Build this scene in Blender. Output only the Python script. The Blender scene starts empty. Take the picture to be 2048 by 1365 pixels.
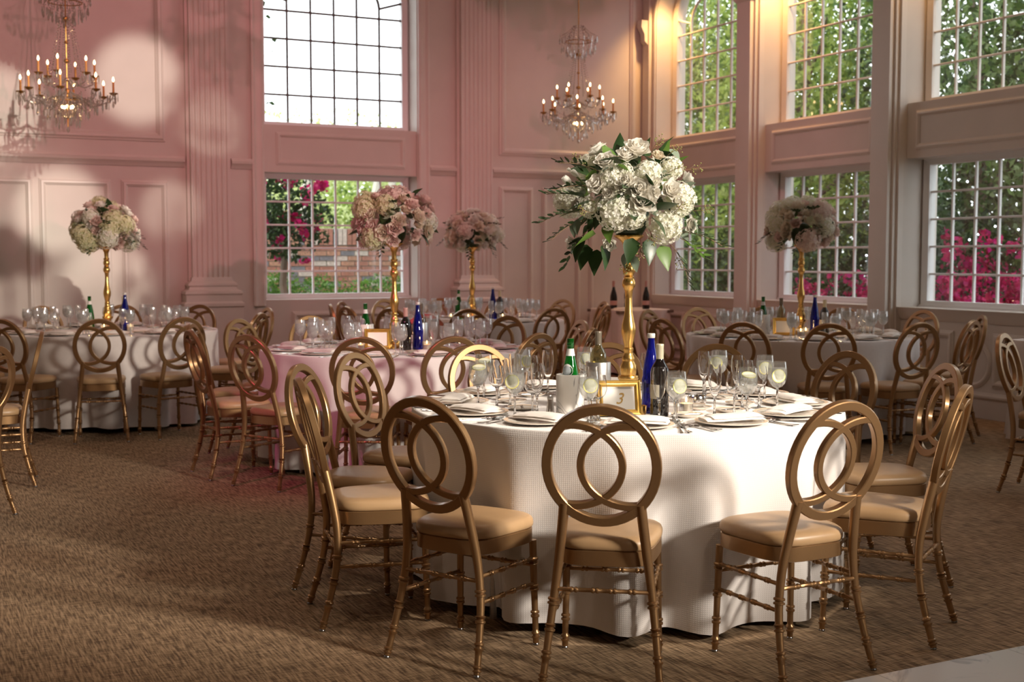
import bpy, math, random
import numpy as np
from mathutils import Matrix, Vector

scene = bpy.context.scene
COL = scene.collection
PI = math.pi
rnd = random.Random(7)

# ---------------------------------------------------------------- camera
CAM_H = 1.39
cam_data = bpy.data.cameras.new('camera')
cam = bpy.data.objects.new('camera', cam_data)
COL.objects.link(cam)
cam_data.sensor_width = 36.0
cam_data.lens = 2500.0 / 2048.0 * 36.0
cam_data.clip_start = 0.05
cam_data.clip_end = 200
TILT = math.atan2(682.5 - 512.0, 2500.0)
cam.location = (0, 0, CAM_H)
cam.rotation_euler = (PI / 2 - TILT, 0, 0)
cam_data.dof.use_dof = True
cam_data.dof.focus_distance = 4.9
cam_data.dof.aperture_fstop = 4.5
scene.camera = cam

# ---------------------------------------------------------------- colour management
vs = scene.view_settings
vs.view_transform = 'Standard'
vs.look = 'None'
vs.gamma = 1.0
vs.use_curve_mapping = False
vs.exposure = 0.0
scene.display_settings.display_device = 'sRGB'
scene.cycles.caustics_reflective = False
scene.cycles.caustics_refractive = False
scene.cycles.transparent_max_bounces = 32
scene.cycles.max_bounces = 12
scene.cycles.diffuse_bounces = 4
scene.cycles.use_adaptive_sampling = True
scene.cycles.adaptive_threshold = 0.02
scene.cycles.glossy_bounces = 3
scene.cycles.sample_clamp_indirect = 4.0
scene.cycles.use_denoising = True

# ---------------------------------------------------------------- world: bright overcast evening sky
world = bpy.data.worlds.new('overcast_sky')
scene.world = world
world.use_nodes = True
bg = world.node_tree.nodes['Background']
bg.inputs[0].default_value = (0.93, 0.97, 1.0, 1)
bg.inputs[1].default_value = 3.8

# ---------------------------------------------------------------- room frame
TH = math.radians(26.6)
CX, CY = 1.64, 15.44
ROOM = Matrix(((-math.cos(TH), math.sin(TH), 0, CX),
               (-math.sin(TH), -math.cos(TH), 0, CY),
               (0, 0, 1, 0), (0, 0, 0, 1)))
def room(a, b, z=0.0):
    return ROOM @ Vector((a, b, z))

# ---------------------------------------------------------------- lamps
def lamp(name, kind, loc, target, power, color, size=0.1, angle=60, blend=0.5):
    d = bpy.data.lights.new(name, kind)
    d.energy = power
    d.color = color
    if kind == 'SPOT':
        d.spot_size = math.radians(angle)
        d.spot_blend = blend
        d.shadow_soft_size = size
    elif kind == 'AREA':
        d.size = size
    else:
        d.shadow_soft_size = size
    o = bpy.data.objects.new(name, d)
    COL.objects.link(o)
    o.location = loc
    if target is not None:
        v = Vector(target) - Vector(loc)
        o.rotation_euler = v.to_track_quat('-Z', 'Y').to_euler()
    return o
WARM = (1.0, 0.80, 0.60)
FLASH = (1.0, 0.90, 0.77)
PINK = (1.0, 0.34, 0.38)
# photographer's strobe on a stand, to the right of the front table
lamp('strobe_key', 'SPOT', (5.1, 1.0, 3.0), (-0.38, 5.36, 1.40), 3000, FLASH, 0.42, 32, 0.40)
# unseen fill spot added above the front table to brighten its top
lamp('tabletop_fill', 'SPOT', (0.9, 4.2, 5.7), (0.48, 5.2, 0.8), 620, FLASH, 0.10, 24, 0.5)
# pink wash fixtures: one small hard source on a tall stand near the camera, two hung from the ceiling over the far tables
lamp('wash_pink', 'SPOT', (2.6, 0.5, 2.75), (-2.375, 12.510, 5.513), 1050, PINK, 0.03, 42, 0.30)
lamp('wash_pink_high', 'SPOT', (-0.9, 8.2, 5.7), (-3.6, 13.0, 1.7), 240, PINK, 0.15, 70, 0.7)
lamp('wash_pink_corner', 'SPOT', (0.6, 9.4, 5.7), (1.7, 14.6, 1.5), 200, PINK, 0.15, 64, 0.7)
lamp('wash_pink_table', 'SPOT', (-3.2, 3.0, 4.9), (-0.9, 8.2, 0.5), 420, (1.0, 0.12, 0.38), 0.2, 26, 0.8)
# narrow white beams of the same lighting rig, making soft pools on the panelled wall
for (x_, y_, z_, w_, an_) in ((-3.77, 12.73, 3.16, 800, 5.0), (-4.95, 12.14, 2.77, 800, 5.0), (-4.46, 12.39, 1.85, 800, 4.6), (-4.07, 12.58, 1.10, 800, 4.8), (-3.12, 13.05, 2.74, 420, 3.6), (-3.50, 12.86, 1.85, 380, 3.4)):
    lamp('rig_beam', 'SPOT', (2.0, 2.2, 4.8), (x_, y_, z_), w_ * 4.4, FLASH, 0.06, an_, 0.7)
# warm fill spots added unseen at ceiling height to raise the ambient light
for i, (a, b) in enumerate(((3.0, 4.2), (8.0, 4.2), (3.2, 10.0), (8.4, 10.0))):
    p = room(a, b, 5.7)
    lamp('ceiling_fill', 'SPOT', p, (p.x, p.y, 0), 84 if a > 5 else 46, WARM, 0.15, 165, 1.0)
p = room(6.6, 14.6, 5.7)
lamp('ceiling_fill', 'SPOT', p, (p.x, p.y, 0), 130, WARM, 0.15, 165, 1.0)  # one more added fill near the camera, lightening the front cloth
# warm soffit lights in the arches of the right-hand windows
for k, w in ((0, 26), (1, 26), (2, 9)):
    p = room(0.02, 1.09 + 2.07 * k - 0.55, 4.62)
    q = room(-0.16, 0.30 + 2.07 * k, 2.9)
    lamp('soffit_lamp', 'SPOT', p, q, w * 5.0, (1.0, 0.52, 0.18), 0.06, 95, 0.9)

# ---------------------------------------------------------------- materials
MATS = {}
def nodes_of(m):
    m.use_nodes = True
    return m.node_tree.nodes, m.node_tree.links
def pbr(name, color, rough=0.5, metal=0.0, **kw):
    if name in MATS:
        return MATS[name]
    m = bpy.data.materials.new(name)
    n, l = nodes_of(m)
    p = n['Principled BSDF']
    p.inputs['Base Color'].default_value = (*color, 1)
    p.inputs['Roughness'].default_value = rough
    p.inputs['Metallic'].default_value = metal
    for k, v in kw.items():
        p.inputs[k.replace('_', ' ')].default_value = v
    MATS[name] = m
    return m
def add_noise(m, scale, amount, bump=0.0, detail=3.0, coord='Object', stretch=(1, 1, 1), bump_scale=None):
    """colour mottling and fine relief from noise"""
    n, l = nodes_of(m)
    p = n['Principled BSDF']
    tc = n.new('ShaderNodeTexCoord')
    mp = n.new('ShaderNodeMapping')
    mp.inputs['Scale'].default_value = stretch
    l.new(tc.outputs[coord], mp.inputs['Vector'])
    no = n.new('ShaderNodeTexNoise')
    no.inputs['Scale'].default_value = scale
    no.inputs['Detail'].default_value = detail
    l.new(mp.outputs[0], no.inputs['Vector'])
    col = p.inputs['Base Color'].default_value[:]
    if amount:
        r = n.new('ShaderNodeValToRGB')
        r.color_ramp.elements[0].position = 0.3
        r.color_ramp.elements[1].position = 0.7
        r.color_ramp.elements[0].color = tuple(c * (1 - amount) for c in col[:3]) + (1,)
        r.color_ramp.elements[1].color = tuple(min(1, c * (1 + amount)) for c in col[:3]) + (1,)
        l.new(no.outputs['Fac'], r.inputs['Fac'])
        l.new(r.outputs['Color'], p.inputs['Base Color'])
    if bump:
        b = n.new('ShaderNodeBump')
        b.inputs['Strength'].default_value = bump
        b.inputs['Distance'].default_value = 0.002
        src = no
        if bump_scale:
            src = n.new('ShaderNodeTexNoise')
            src.inputs['Scale'].default_value = bump_scale
            l.new(mp.outputs[0], src.inputs['Vector'])
        l.new(src.outputs['Fac'], b.inputs['Height'])
        l.new(b.outputs[0], p.inputs['Normal'])
    return m
def mix_shader(m, fac, a, b):
    n, l = nodes_of(m)
    x = n.new('ShaderNodeMixShader')
    if isinstance(fac, float):
        x.inputs[0].default_value = fac
    else:
        l.new(fac, x.inputs[0])
    l.new(a, x.inputs[1])
    l.new(b, x.inputs[2])
    return x.outputs[0]

wall_m = add_noise(pbr('wall_paint', (0.66, 0.60, 0.54), 0.55), 3.0, 0.03, 0.05, bump_scale=180)
trim_m = add_noise(pbr('trim_paint', (0.69, 0.63, 0.57), 0.42), 4.0, 0.02, 0.03, bump_scale=120)
dark_bar_m = pbr('dark_glazing_bar', (0.10, 0.085, 0.075), 0.5)  # darker bars, used in the tall back window alone
sash_m = pbr('white_sash_paint', (0.78, 0.77, 0.76), 0.4)
ceil_m = pbr('ceiling_paint', (0.7, 0.66, 0.62), 0.8)
gold_chair = add_noise(pbr('gold_lacquer', (0.37, 0.215, 0.10), 0.36, 0.78, Coat_Weight=0.25, Coat_Roughness=0.12), 900, 0.10, 0.0)
vinyl = add_noise(pbr('tan_vinyl', (0.50, 0.315, 0.165), 0.38), 20, 0.04, 0.06, bump_scale=500)
glide_m = pbr('steel_glide', (0.35, 0.35, 0.36), 0.25, 0.9)
gold_leaf = add_noise(pbr('brushed_gold', (0.83, 0.52, 0.17), 0.27, 0.95), 60, 0.10, 0.15, stretch=(1, 1, 0.2), bump_scale=220)
frame_gold = add_noise(pbr('gilded_frame', (0.72, 0.45, 0.11), 0.3, 0.85), 40, 0.12)
brass = pbr('brass', (0.45, 0.25, 0.07), 0.35, 0.9)
steel = pbr('polished_steel', (0.70, 0.69, 0.68), 0.16, 1.0)
pewter = add_noise(pbr('brushed_steel', (0.62, 0.60, 0.58), 0.34, 0.9), 30, 0.06, 0.1, stretch=(1, 1, 6))
china = pbr('cream_china', (0.80, 0.74, 0.66), 0.22, 0.0, Coat_Weight=0.4)
china_rim = pbr('peach_gold_rim', (0.82, 0.62, 0.46), 0.3, 0.0)
napkin_m = add_noise(pbr('napkin_cotton', (0.82, 0.76, 0.71), 0.85), 60, 0.03, 0.25, bump_scale=900)
paper = pbr('card_paper', (0.86, 0.83, 0.78), 0.8)
ink_gold = pbr('gold_ink', (0.60, 0.38, 0.12), 0.5, 0.3)
wax = pbr('candle_wax', (0.86, 0.72, 0.55), 0.5, 0.0, Subsurface_Weight=0.4, Subsurface_Radius=(0.02, 0.01, 0.006))
lemon_m = pbr('lemon_rind', (0.86, 0.80, 0.25), 0.5)
lemon_in = pbr('lemon_flesh', (0.88, 0.86, 0.66), 0.45)
stem_m = pbr('flower_stem', (0.16, 0.22, 0.07), 0.6)
twig_m = pbr('brown_twig', (0.22, 0.13, 0.07), 0.7)
bark = add_noise(pbr('bark', (0.16, 0.12, 0.09), 0.9), 12, 0.35, 0.6, stretch=(1, 1, 0.25))
pale_bark = add_noise(pbr('pale_bark', (0.62, 0.57, 0.48), 0.9), 9, 0.2, 0.4, stretch=(1, 1, 0.25))
soil = add_noise(pbr('garden_soil', (0.10, 0.085, 0.05), 0.95), 5, 0.5)
mortar = add_noise(pbr('mortar', (0.42, 0.38, 0.34), 0.95), 30, 0.15)

def cloth_mat(name, color, cell):
    m = pbr(name, color, 0.9, 0.0, Sheen_Weight=0.25)
    n, l = nodes_of(m)
    uv = n.new('ShaderNodeUVMap')
    w1 = n.new('ShaderNodeTexWave'); w2 = n.new('ShaderNodeTexWave')
    for w, d in ((w1, 'X'), (w2, 'Y')):
        w.bands_direction = d
        w.inputs['Scale'].default_value = 0.314 / cell
        w.inputs['Distortion'].default_value = 0.3
        l.new(uv.outputs[0], w.inputs['Vector'])
    mul = n.new('ShaderNodeMath'); mul.operation = 'MULTIPLY'
    l.new(w1.outputs['Fac'], mul.inputs[0]); l.new(w2.outputs['Fac'], mul.inputs[1])
    b = n.new('ShaderNodeBump')
    b.inputs['Strength'].default_value = 0.25
    b.inputs['Distance'].default_value = 0.0016
    l.new(mul.outputs[0], b.inputs['Height'])
    l.new(b.outputs[0], n['Principled BSDF'].inputs['Normal'])
    return m
cloth_m = cloth_mat('waffle_tablecloth', (0.84, 0.79, 0.765), 0.0075)
cloth_plain = add_noise(pbr('plain_tablecloth', (0.78, 0.71, 0.68), 0.9, 0.0, Sheen_Weight=0.2), 40, 0.02, 0.1, bump_scale=600)

def thin_glass(name, tint, gloss, edge=0.6, body=0.0, body_col=(0.9, 0.9, 0.9)):
    """thin clear wall: transparent, with mirror reflection growing towards the edge"""
    m = bpy.data.materials.new(name)
    n, l = nodes_of(m)
    n.remove(n['Principled BSDF'])
    out = n['Material Output']
    tr = n.new('ShaderNodeBsdfTransparent'); tr.inputs[0].default_value = (*tint, 1)
    gl = n.new('ShaderNodeBsdfGlossy'); gl.inputs['Roughness'].default_value = 0.03
    lw = n.new('ShaderNodeLayerWeight'); lw.inputs['Blend'].default_value = 0.28
    mr = n.new('ShaderNodeMapRange')
    mr.inputs['To Min'].default_value = gloss
    mr.inputs['To Max'].default_value = edge
    l.new(lw.outputs['Facing'], mr.inputs['Value'])
    base = tr.outputs[0]
    if body:
        df = n.new('ShaderNodeBsdfDiffuse'); df.inputs[0].default_value = (*body_col, 1)
        tl = n.new('ShaderNodeBsdfTranslucent'); tl.inputs[0].default_value = (*body_col, 1)
        base = mix_shader(m, body, base, mix_shader(m, 0.5, df.outputs[0], tl.outputs[0]))
    l.new(mix_shader(m, mr.outputs[0], base, gl.outputs[0]), out.inputs['Surface'])
    MATS[name] = m
    return m
pane_m = thin_glass('window_pane', (0.97, 0.98, 0.98), 0.03, 0.25)
glass_m = thin_glass('stemware_glass', (0.97, 0.98, 0.98), 0.10, 0.85, 0.06, (0.97, 0.97, 0.97))
far_glass_m = thin_glass('far_stemware_glass', (0.95, 0.96, 0.96), 0.14, 0.9, 0.20, (0.98, 0.98, 0.98))
clear_water = thin_glass('lemon_water', (0.94, 0.96, 0.96), 0.09, 0.5, 0.27, (0.95, 0.95, 0.92))
water_m = thin_glass('iced_water', (0.92, 0.94, 0.94), 0.08, 0.5, 0.46, (0.93, 0.93, 0.90))
crystal_m = thin_glass('cut_crystal', (0.86, 0.84, 0.81), 0.22, 0.9, 0.28, (0.94, 0.88, 0.82))
stem_glass = pbr('solid_glass', (0.96, 0.97, 0.97), 0.02, 0.0, Transmission_Weight=1.0, IOR=1.45)
bottle_green = pbr('green_bottle_glass', (0.006, 0.20, 0.02), 0.05, 0.0, Transmission_Weight=0.75, IOR=1.4, Coat_Weight=0.5)
bottle_blue = pbr('cobalt_bottle_glass', (0.008, 0.012, 0.30), 0.05, 0.0, Transmission_Weight=0.65, IOR=1.4, Coat_Weight=0.5)
bottle_dark = pbr('dark_wine_glass', (0.008, 0.006, 0.006), 0.05, 0.0, Coat_Weight=0.6)
bottle_clear = thin_glass('pale_wine_glass', (0.62, 0.58, 0.40), 0.07, 0.7, 0.10, (0.50, 0.46, 0.24))
foil_grey = pbr('grey_cap_foil', (0.20, 0.17, 0.13), 0.4, 0.3)
foil_cream = pbr('cream_cap_foil', (0.62, 0.57, 0.42), 0.4, 0.2)
foil_white = pbr('white_cap_foil', (0.72, 0.70, 0.67), 0.4, 0.2)
foil_rose = pbr('rose_cap_foil', (0.62, 0.36, 0.32), 0.4, 0.2)
label_w = pbr('paper_label', (0.72, 0.73, 0.72), 0.6)
label_c = pbr('cream_label', (0.55, 0.50, 0.38), 0.6)
label_b = pbr('blue_print', (0.16, 0.24, 0.42), 0.6)

def emit(name, color, strength):
    m = bpy.data.materials.new(name)
    n, l = nodes_of(m)
    n.remove(n['Principled BSDF'])
    e = n.new('ShaderNodeEmission')
    e.inputs[0].default_value = (*color, 1)
    e.inputs[1].default_value = strength
    l.new(e.outputs[0], n['Material Output'].inputs['Surface'])
    MATS[name] = m
    return m
flame_m = emit('candle_flame', (1.0, 0.62, 0.25), 14)
bulb_m = emit('flame_bulb', (1.0, 0.64, 0.30), 13)
glow_m = emit('fairy_light_bulb', (0.75, 0.80, 1.0), 14)
orange_glow = emit('garden_lantern', (1.0, 0.45, 0.12), 2.2)
amber_m = pbr('amber_candle_sleeve', (0.62, 0.30, 0.07), 0.45, 0.0, Subsurface_Weight=0.3)

def petal(name, cols, trans=0.38, rough=0.65):
    """flower / leaf: colour varies from piece to piece, light shines through"""
    m = bpy.data.materials.new(name)
    n, l = nodes_of(m)
    p = n['Principled BSDF']
    p.inputs['Roughness'].default_value = rough
    g = n.new('ShaderNodeNewGeometry')
    r = n.new('ShaderNodeValToRGB')
    els = r.color_ramp.elements
    while len(els) < len(cols):
        els.new(0.5)
    for i, c in enumerate(cols):
        els[i].position = i / max(1, len(cols) - 1)
        els[i].color = (*c, 1)
    l.new(g.outputs['Random Per Island'], r.inputs['Fac'])
    l.new(r.outputs[0], p.inputs['Base Color'])
    t = n.new('ShaderNodeBsdfTranslucent')
    l.new(r.outputs[0], t.inputs[0])
    l.new(mix_shader(m, trans, p.outputs[0], t.outputs[0]), n['Material Output'].inputs['Surface'])
    MATS[name] = m
    return m
rose_white = petal('white_rose_petal', [(0.86, 0.82, 0.74), (0.88, 0.86, 0.80)])
rose_blush = petal('blush_rose_petal', [(0.80, 0.62, 0.56), (0.84, 0.70, 0.62)])
rose_cream = petal('cream_rose_petal', [(0.80, 0.70, 0.55), (0.84, 0.78, 0.66)])
hyd_white = petal('white_hydrangea_petal', [(0.80, 0.80, 0.62), (0.88, 0.86, 0.78), (0.90, 0.88, 0.82)])
hyd_blush = petal('blush_hydrangea_petal', [(0.78, 0.62, 0.56), (0.84, 0.74, 0.64)])
hyd_lime = petal('lime_hydrangea_petal', [(0.66, 0.66, 0.38), (0.82, 0.80, 0.60)])
leaf_dark = petal('dark_green_leaf', [(0.020, 0.045, 0.014), (0.035, 0.075, 0.022)], 0.15, 0.35)
leaf_mid = petal('fresh_green_leaf', [(0.09, 0.19, 0.03), (0.16, 0.28, 0.05)], 0.3, 0.4)
leaf_grey = petal('eucalyptus_leaf', [(0.17, 0.23, 0.16), (0.27, 0.33, 0.24)], 0.2, 0.5)
seed_m = pbr('eucalyptus_seed', (0.24, 0.24, 0.07), 0.6)
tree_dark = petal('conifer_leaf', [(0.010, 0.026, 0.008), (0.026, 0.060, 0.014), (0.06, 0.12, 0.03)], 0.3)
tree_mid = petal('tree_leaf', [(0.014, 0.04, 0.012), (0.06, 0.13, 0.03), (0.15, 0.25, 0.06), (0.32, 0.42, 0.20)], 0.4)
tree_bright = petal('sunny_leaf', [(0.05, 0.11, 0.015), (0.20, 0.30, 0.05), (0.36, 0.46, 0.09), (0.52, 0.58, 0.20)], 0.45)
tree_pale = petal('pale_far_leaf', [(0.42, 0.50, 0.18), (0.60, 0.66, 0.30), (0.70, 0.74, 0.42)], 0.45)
box_leaf = petal('boxwood_leaf', [(0.03, 0.09, 0.012), (0.09, 0.21, 0.025), (0.18, 0.33, 0.05)], 0.35)
azalea_m = petal('magenta_azalea_petal', [(0.40, 0.004, 0.07), (0.58, 0.01, 0.13), (0.52, 0.015, 0.20)], 0.35)
brick_ms = [add_noise(pbr('brick_' + nm, c, 0.9), 25, 0.2, 0.4) for nm, c in
            (('red', (0.42, 0.19, 0.14)), ('rust', (0.48, 0.26, 0.18)), ('grey', (0.22, 0.21, 0.23)), ('pale', (0.60, 0.52, 0.46)))]

def marble_mat():
    m = pbr('white_marble', (0.74, 0.74, 0.76), 0.12, 0.0)
    n, l = nodes_of(m)
    tc = n.new('ShaderNodeTexCoord')
    no = n.new('ShaderNodeTexNoise'); no.inputs['Scale'].default_value = 2.2; no.inputs['Detail'].default_value = 6; no.inputs['Distortion'].default_value = 1.6
    l.new(tc.outputs['Object'], no.inputs['Vector'])
    r = n.new('ShaderNodeValToRGB')
    e = r.color_ramp.elements
    e[0].position = 0.47; e[0].color = (0.76, 0.76, 0.78, 1)
    e[1].position = 0.53; e[1].color = (0.77, 0.77, 0.79, 1)
    x = e.new(0.5); x.color = (0.50, 0.52, 0.57, 1)
    l.new(no.outputs['Fac'], r.inputs['Fac'])
    l.new(r.outputs[0], n['Principled BSDF'].inputs['Base Color'])
    return m
marble_m = marble_mat()
for e_ in [x_ for x_ in marble_m.node_tree.nodes if x_.type == 'VALTORGB'][0].color_ramp.elements:
    e_.color = tuple(min(0.92, c_ * 1.18) for c_ in e_.color[:3]) + (1,)
def veined_mat():
    m = pbr('veined_cooler_marble', (0.74, 0.70, 0.64), 0.3)
    n, l = nodes_of(m)
    tc = n.new('ShaderNodeTexCoord')
    no = n.new('ShaderNodeTexNoise'); no.inputs['Scale'].default_value = 7; no.inputs['Detail'].default_value = 3; no.inputs['Distortion'].default_value = 1.0
    l.new(tc.outputs['Object'], no.inputs['Vector'])
    r = n.new('ShaderNodeValToRGB')
    e = r.color_ramp.elements
    e[0].position = 0.485; e[0].color = (0.86, 0.83, 0.78, 1)
    e[1].position = 0.515; e[1].color = (0.85, 0.82, 0.77, 1)
    x = e.new(0.5); x.color = (0.30, 0.29, 0.29, 1)
    l.new(no.outputs['Fac'], r.inputs['Fac'])
    l.new(r.outputs[0], n['Principled BSDF'].inputs['Base Color'])
    return m
cooler_m = veined_mat()

def carpet_mat():
    m = pbr('woven_carpet', (0.2, 0.14, 0.08), 0.95)
    n, l = nodes_of(m)
    p = n['Principled BSDF']
    tc = n.new('ShaderNodeTexCoord')
    def streak(scale, stretch):
        mp = n.new('ShaderNodeMapping'); mp.inputs['Scale'].default_value = stretch
        l.new(tc.outputs['Object'], mp.inputs['Vector'])
        no = n.new('ShaderNodeTexNoise'); no.inputs['Scale'].default_value = scale; no.inputs['Detail'].default_value = 2.0
        l.new(mp.outputs[0], no.inputs['Vector'])
        return no.outputs['Fac']
    s1 = streak(9, (14, 1.1, 1))
    s2 = streak(9, (1.4, 15, 1))
    s3 = streak(1.1, (1, 1, 1))
    a = n.new('ShaderNodeMath'); a.operation = 'MULTIPLY_ADD'; a.inputs[1].default_value = 0.60
    l.new(s1, a.inputs[0])
    h = n.new('ShaderNodeMath'); h.operation = 'MULTIPLY'; h.inputs[1].default_value = 0.36
    l.new(s2, h.inputs[0]); l.new(h.outputs[0], a.inputs[2])
    r = n.new('ShaderNodeValToRGB')
    e = r.color_ramp.elements
    e[0].position = 0.38; e[0].color = (0.150, 0.090, 0.050, 1)
    e[1].position = 0.60; e[1].color = (0.56, 0.38, 0.235, 1)
    x = e.new(0.48); x.color = (0.34, 0.225, 0.13, 1)
    l.new(a.outputs[0], r.inputs['Fac'])
    mx = n.new('ShaderNodeMixRGB'); mx.blend_type = 'MULTIPLY'; mx.inputs[0].default_value = 0.5
    r2 = n.new('ShaderNodeValToRGB')
    r2.color_ramp.elements[0].position = 0.35; r2.color_ramp.elements[0].color = (0.72, 0.74, 0.70, 1)
    r2.color_ramp.elements[1].position = 0.65; r2.color_ramp.elements[1].color = (1.0, 0.96, 0.92, 1)
    l.new(s3, r2.inputs['Fac'])
    l.new(r.outputs[0], mx.inputs[1]); l.new(r2.outputs[0], mx.inputs[2])
    l.new(mx.outputs[0], p.inputs['Base Color'])
    b = n.new('ShaderNodeBump'); b.inputs['Strength'].default_value = 0.7; b.inputs['Distance'].default_value = 0.004
    l.new(a.outputs[0], b.inputs['Height']); l.new(b.outputs[0], p.inputs['Normal'])
    return m
carpet_m = carpet_mat()

# ---------------------------------------------------------------- mesh helpers
class MB:
    def __init__(self):
        self.v = []; self.f = []
    def add(self, vs, fs, M=None):
        o = len(self.v)
        if M is not None:
            vs = [tuple(M @ Vector(q)) for q in vs]
        self.v.extend(vs)
        self.f.extend(tuple(i + o for i in q) for q in fs)
        return self
    def box(self, x0, x1, y0, y1, z0, z1, M=None):
        v = [(x0, y0, z0), (x1, y0, z0), (x1, y1, z0), (x0, y1, z0), (x0, y0, z1), (x1, y0, z1), (x1, y1, z1), (x0, y1, z1)]
        return self.add(v, [(0, 3, 2, 1), (4, 5, 6, 7), (0, 1, 5, 4), (1, 2, 6, 5), (2, 3, 7, 6), (3, 0, 4, 7)], M)
    def lathe(self, prof, seg=20, M=None):
        v = []; f = []; rings = []
        for r, z in prof:
            if r < 1e-6:
                rings.append([len(v)]); v.append((0, 0, z))
            else:
                rings.append(list(range(len(v), len(v) + seg)))
                v.extend((r * math.cos(2 * PI * i / seg), r * math.sin(2 * PI * i / seg), z) for i in range(seg))
        for A, B in zip(rings, rings[1:]):
            for i in range(seg):
                j = (i + 1) % seg
                if len(A) == 1 and len(B) == 1: continue
                if len(A) == 1: f.append((A[0], B[j], B[i]))
                elif len(B) == 1: f.append((A[i], A[j], B[0]))
                else: f.append((A[i], A[j], B[j], B[i]))
        return self.add(v, f, M)
    def tube(self, pts, rad, seg=8, caps=True):
        pts = [Vector(p) for p in pts]
        n = len(pts)
        rr = rad if isinstance(rad, (list, tuple)) else [rad] * n
        t0 = (pts[1] - pts[0]).normalized()
        up = Vector((0, 0, 1)) if abs(t0.z) < 0.9 else Vector((1, 0, 0))
        u = t0.cross(up).normalized()
        v = []; f = []
        for i, p in enumerate(pts):
            t = (pts[min(i + 1, n - 1)] - pts[max(i - 1, 0)])
            t = t.normalized() if t.length > 1e-9 else t0
            u = (u - t * u.dot(t)).normalized()
            w = t.cross(u)
            for k in range(seg):
                a = 2 * PI * k / seg
                v.append(tuple(p + (u * math.cos(a) + w * math.sin(a)) * rr[i]))
        for i in range(n - 1):
            for k in range(seg):
                k2 = (k + 1) % seg
                f.append((i * seg + k, i * seg + k2, (i + 1) * seg + k2, (i + 1) * seg + k))
        if caps:
            f.append(tuple(range(seg))[::-1]); f.append(tuple(range((n - 1) * seg, n * seg)))
        return self.add(v, f)
    def strip(self, path, prof, closed=False, M=None):
        """sweep a closed profile (offset across, offset out) along a path in the x-z plane; out = -y"""
        n = len(path); k = len(prof); v = []; f = []
        for i, (x, z) in enumerate(path):
            if closed:
                a = path[(i - 1) % n]; b = path[(i + 1) % n]
            else:
                a = path[max(i - 1, 0)]; b = path[min(i + 1, n - 1)]
            d1 = Vector((x - a[0], z - a[1])); d2 = Vector((b[0] - x, b[1] - z))
            if d1.length < 1e-9: d1 = d2
            if d2.length < 1e-9: d2 = d1
            d1.normalize(); d2.normalize()
            t = (d1 + d2).normalized()
            c = max(0.35, t.dot(d1))
            nx, nz = -t.y / c, t.x / c
            for (o, h) in prof:
                v.append((x + nx * o, -h, z + nz * o))
        m = n if closed else n - 1
        for i in range(m):
            j = (i + 1) % n
            for q in range(k):
                q2 = (q + 1) % k
                f.append((i * k + q, j * k + q, j * k + q2, i * k + q2))
        if not closed:
            f.append(tuple(range(k))); f.append(tuple(range((n - 1) * k, n * k))[::-1])
        return self.add(v, f, M)
    def prism(self, poly, y0, y1, M=None):
        """extrude a polygon given in x-z from y0 to y1"""
        n = len(poly)
        v = [(x, y0, z) for x, z in poly] + [(x, y1, z) for x, z in poly]
        f = [tuple(range(n)), tuple(range(2 * n - 1, n - 1, -1))]
        for i in range(n):
            j = (i + 1) % n
            f.append((i, i + n, j + n, j))
        return self.add(v, f, M)
    def mesh(self, name, mat, smooth=35, fix=True):
        me = bpy.data.meshes.new(name)
        me.from_pydata([tuple(q) for q in self.v], [], self.f)
        me.materials.append(mat)
        if fix and len(self.f) < 6000:
            import bmesh
            bm = bmesh.new(); bm.from_mesh(me)
            bmesh.ops.recalc_face_normals(bm, faces=bm.faces)
            bm.to_mesh(me); bm.free()
        if smooth:
            me.polygons.foreach_set('use_smooth', [True] * len(me.polygons))
            if smooth < 180:
                me.set_sharp_from_angle(angle=math.radians(smooth))
        me.update()
        return me

def link(name, data, parent=None, loc=None, rot=None, M=None, scale=None):
    o = bpy.data.objects.new(name, data)
    COL.objects.link(o)
    if parent is not None: o.parent = parent
    if M is not None: o.matrix_local = M
    else:
        if loc is not None: o.location = loc
        if rot is not None: o.rotation_euler = rot
        if scale is not None: o.scale = scale
    return o
def tag(o, label=None, cat=None, group=None, kind=None):
    if label: o['label'] = label
    if cat: o['category'] = cat
    if group: o['group'] = group
    if kind: o['kind'] = kind
    return o
def empty(name, loc, rz=0.0, label=None, cat=None, group=None, kind=None, M=None):
    o = bpy.data.objects.new(name, None)
    o.empty_display_size = 0.1
    COL.objects.link(o)
    if M is not None: o.matrix_local = M
    else:
        o.location = loc; o.rotation_euler = (0, 0, rz)
    return tag(o, label, cat, group, kind)
# a prototype is a list of (part name, mesh, local matrix or None, [sub-parts])
def place(proto, name, loc, rz=0.0, label=None, cat=None, group=None, M=None):
    o = empty(name, loc, rz, label, cat, group, None, M)
    for pn, me, mx, subs in proto:
        c = link(pn, me, o, M=mx)
        for sn, sme, smx in subs:
            link(sn, sme, c, M=smx)
    return o
ORD = ['first', 'second', 'third', 'fourth', 'fifth', 'sixth', 'seventh', 'eighth', 'ninth', 'tenth', 'eleventh', 'twelfth']
def T3(x, y, z): return Matrix.Translation((x, y, z))
def RZ(a): return Matrix.Rotation(a, 4, 'Z')
def RX(a): return Matrix.Rotation(a, 4, 'X')
def RY(a): return Matrix.Rotation(a, 4, 'Y')
def SC(a, b, c): return Matrix.Diagonal((a, b, c, 1))

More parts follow.
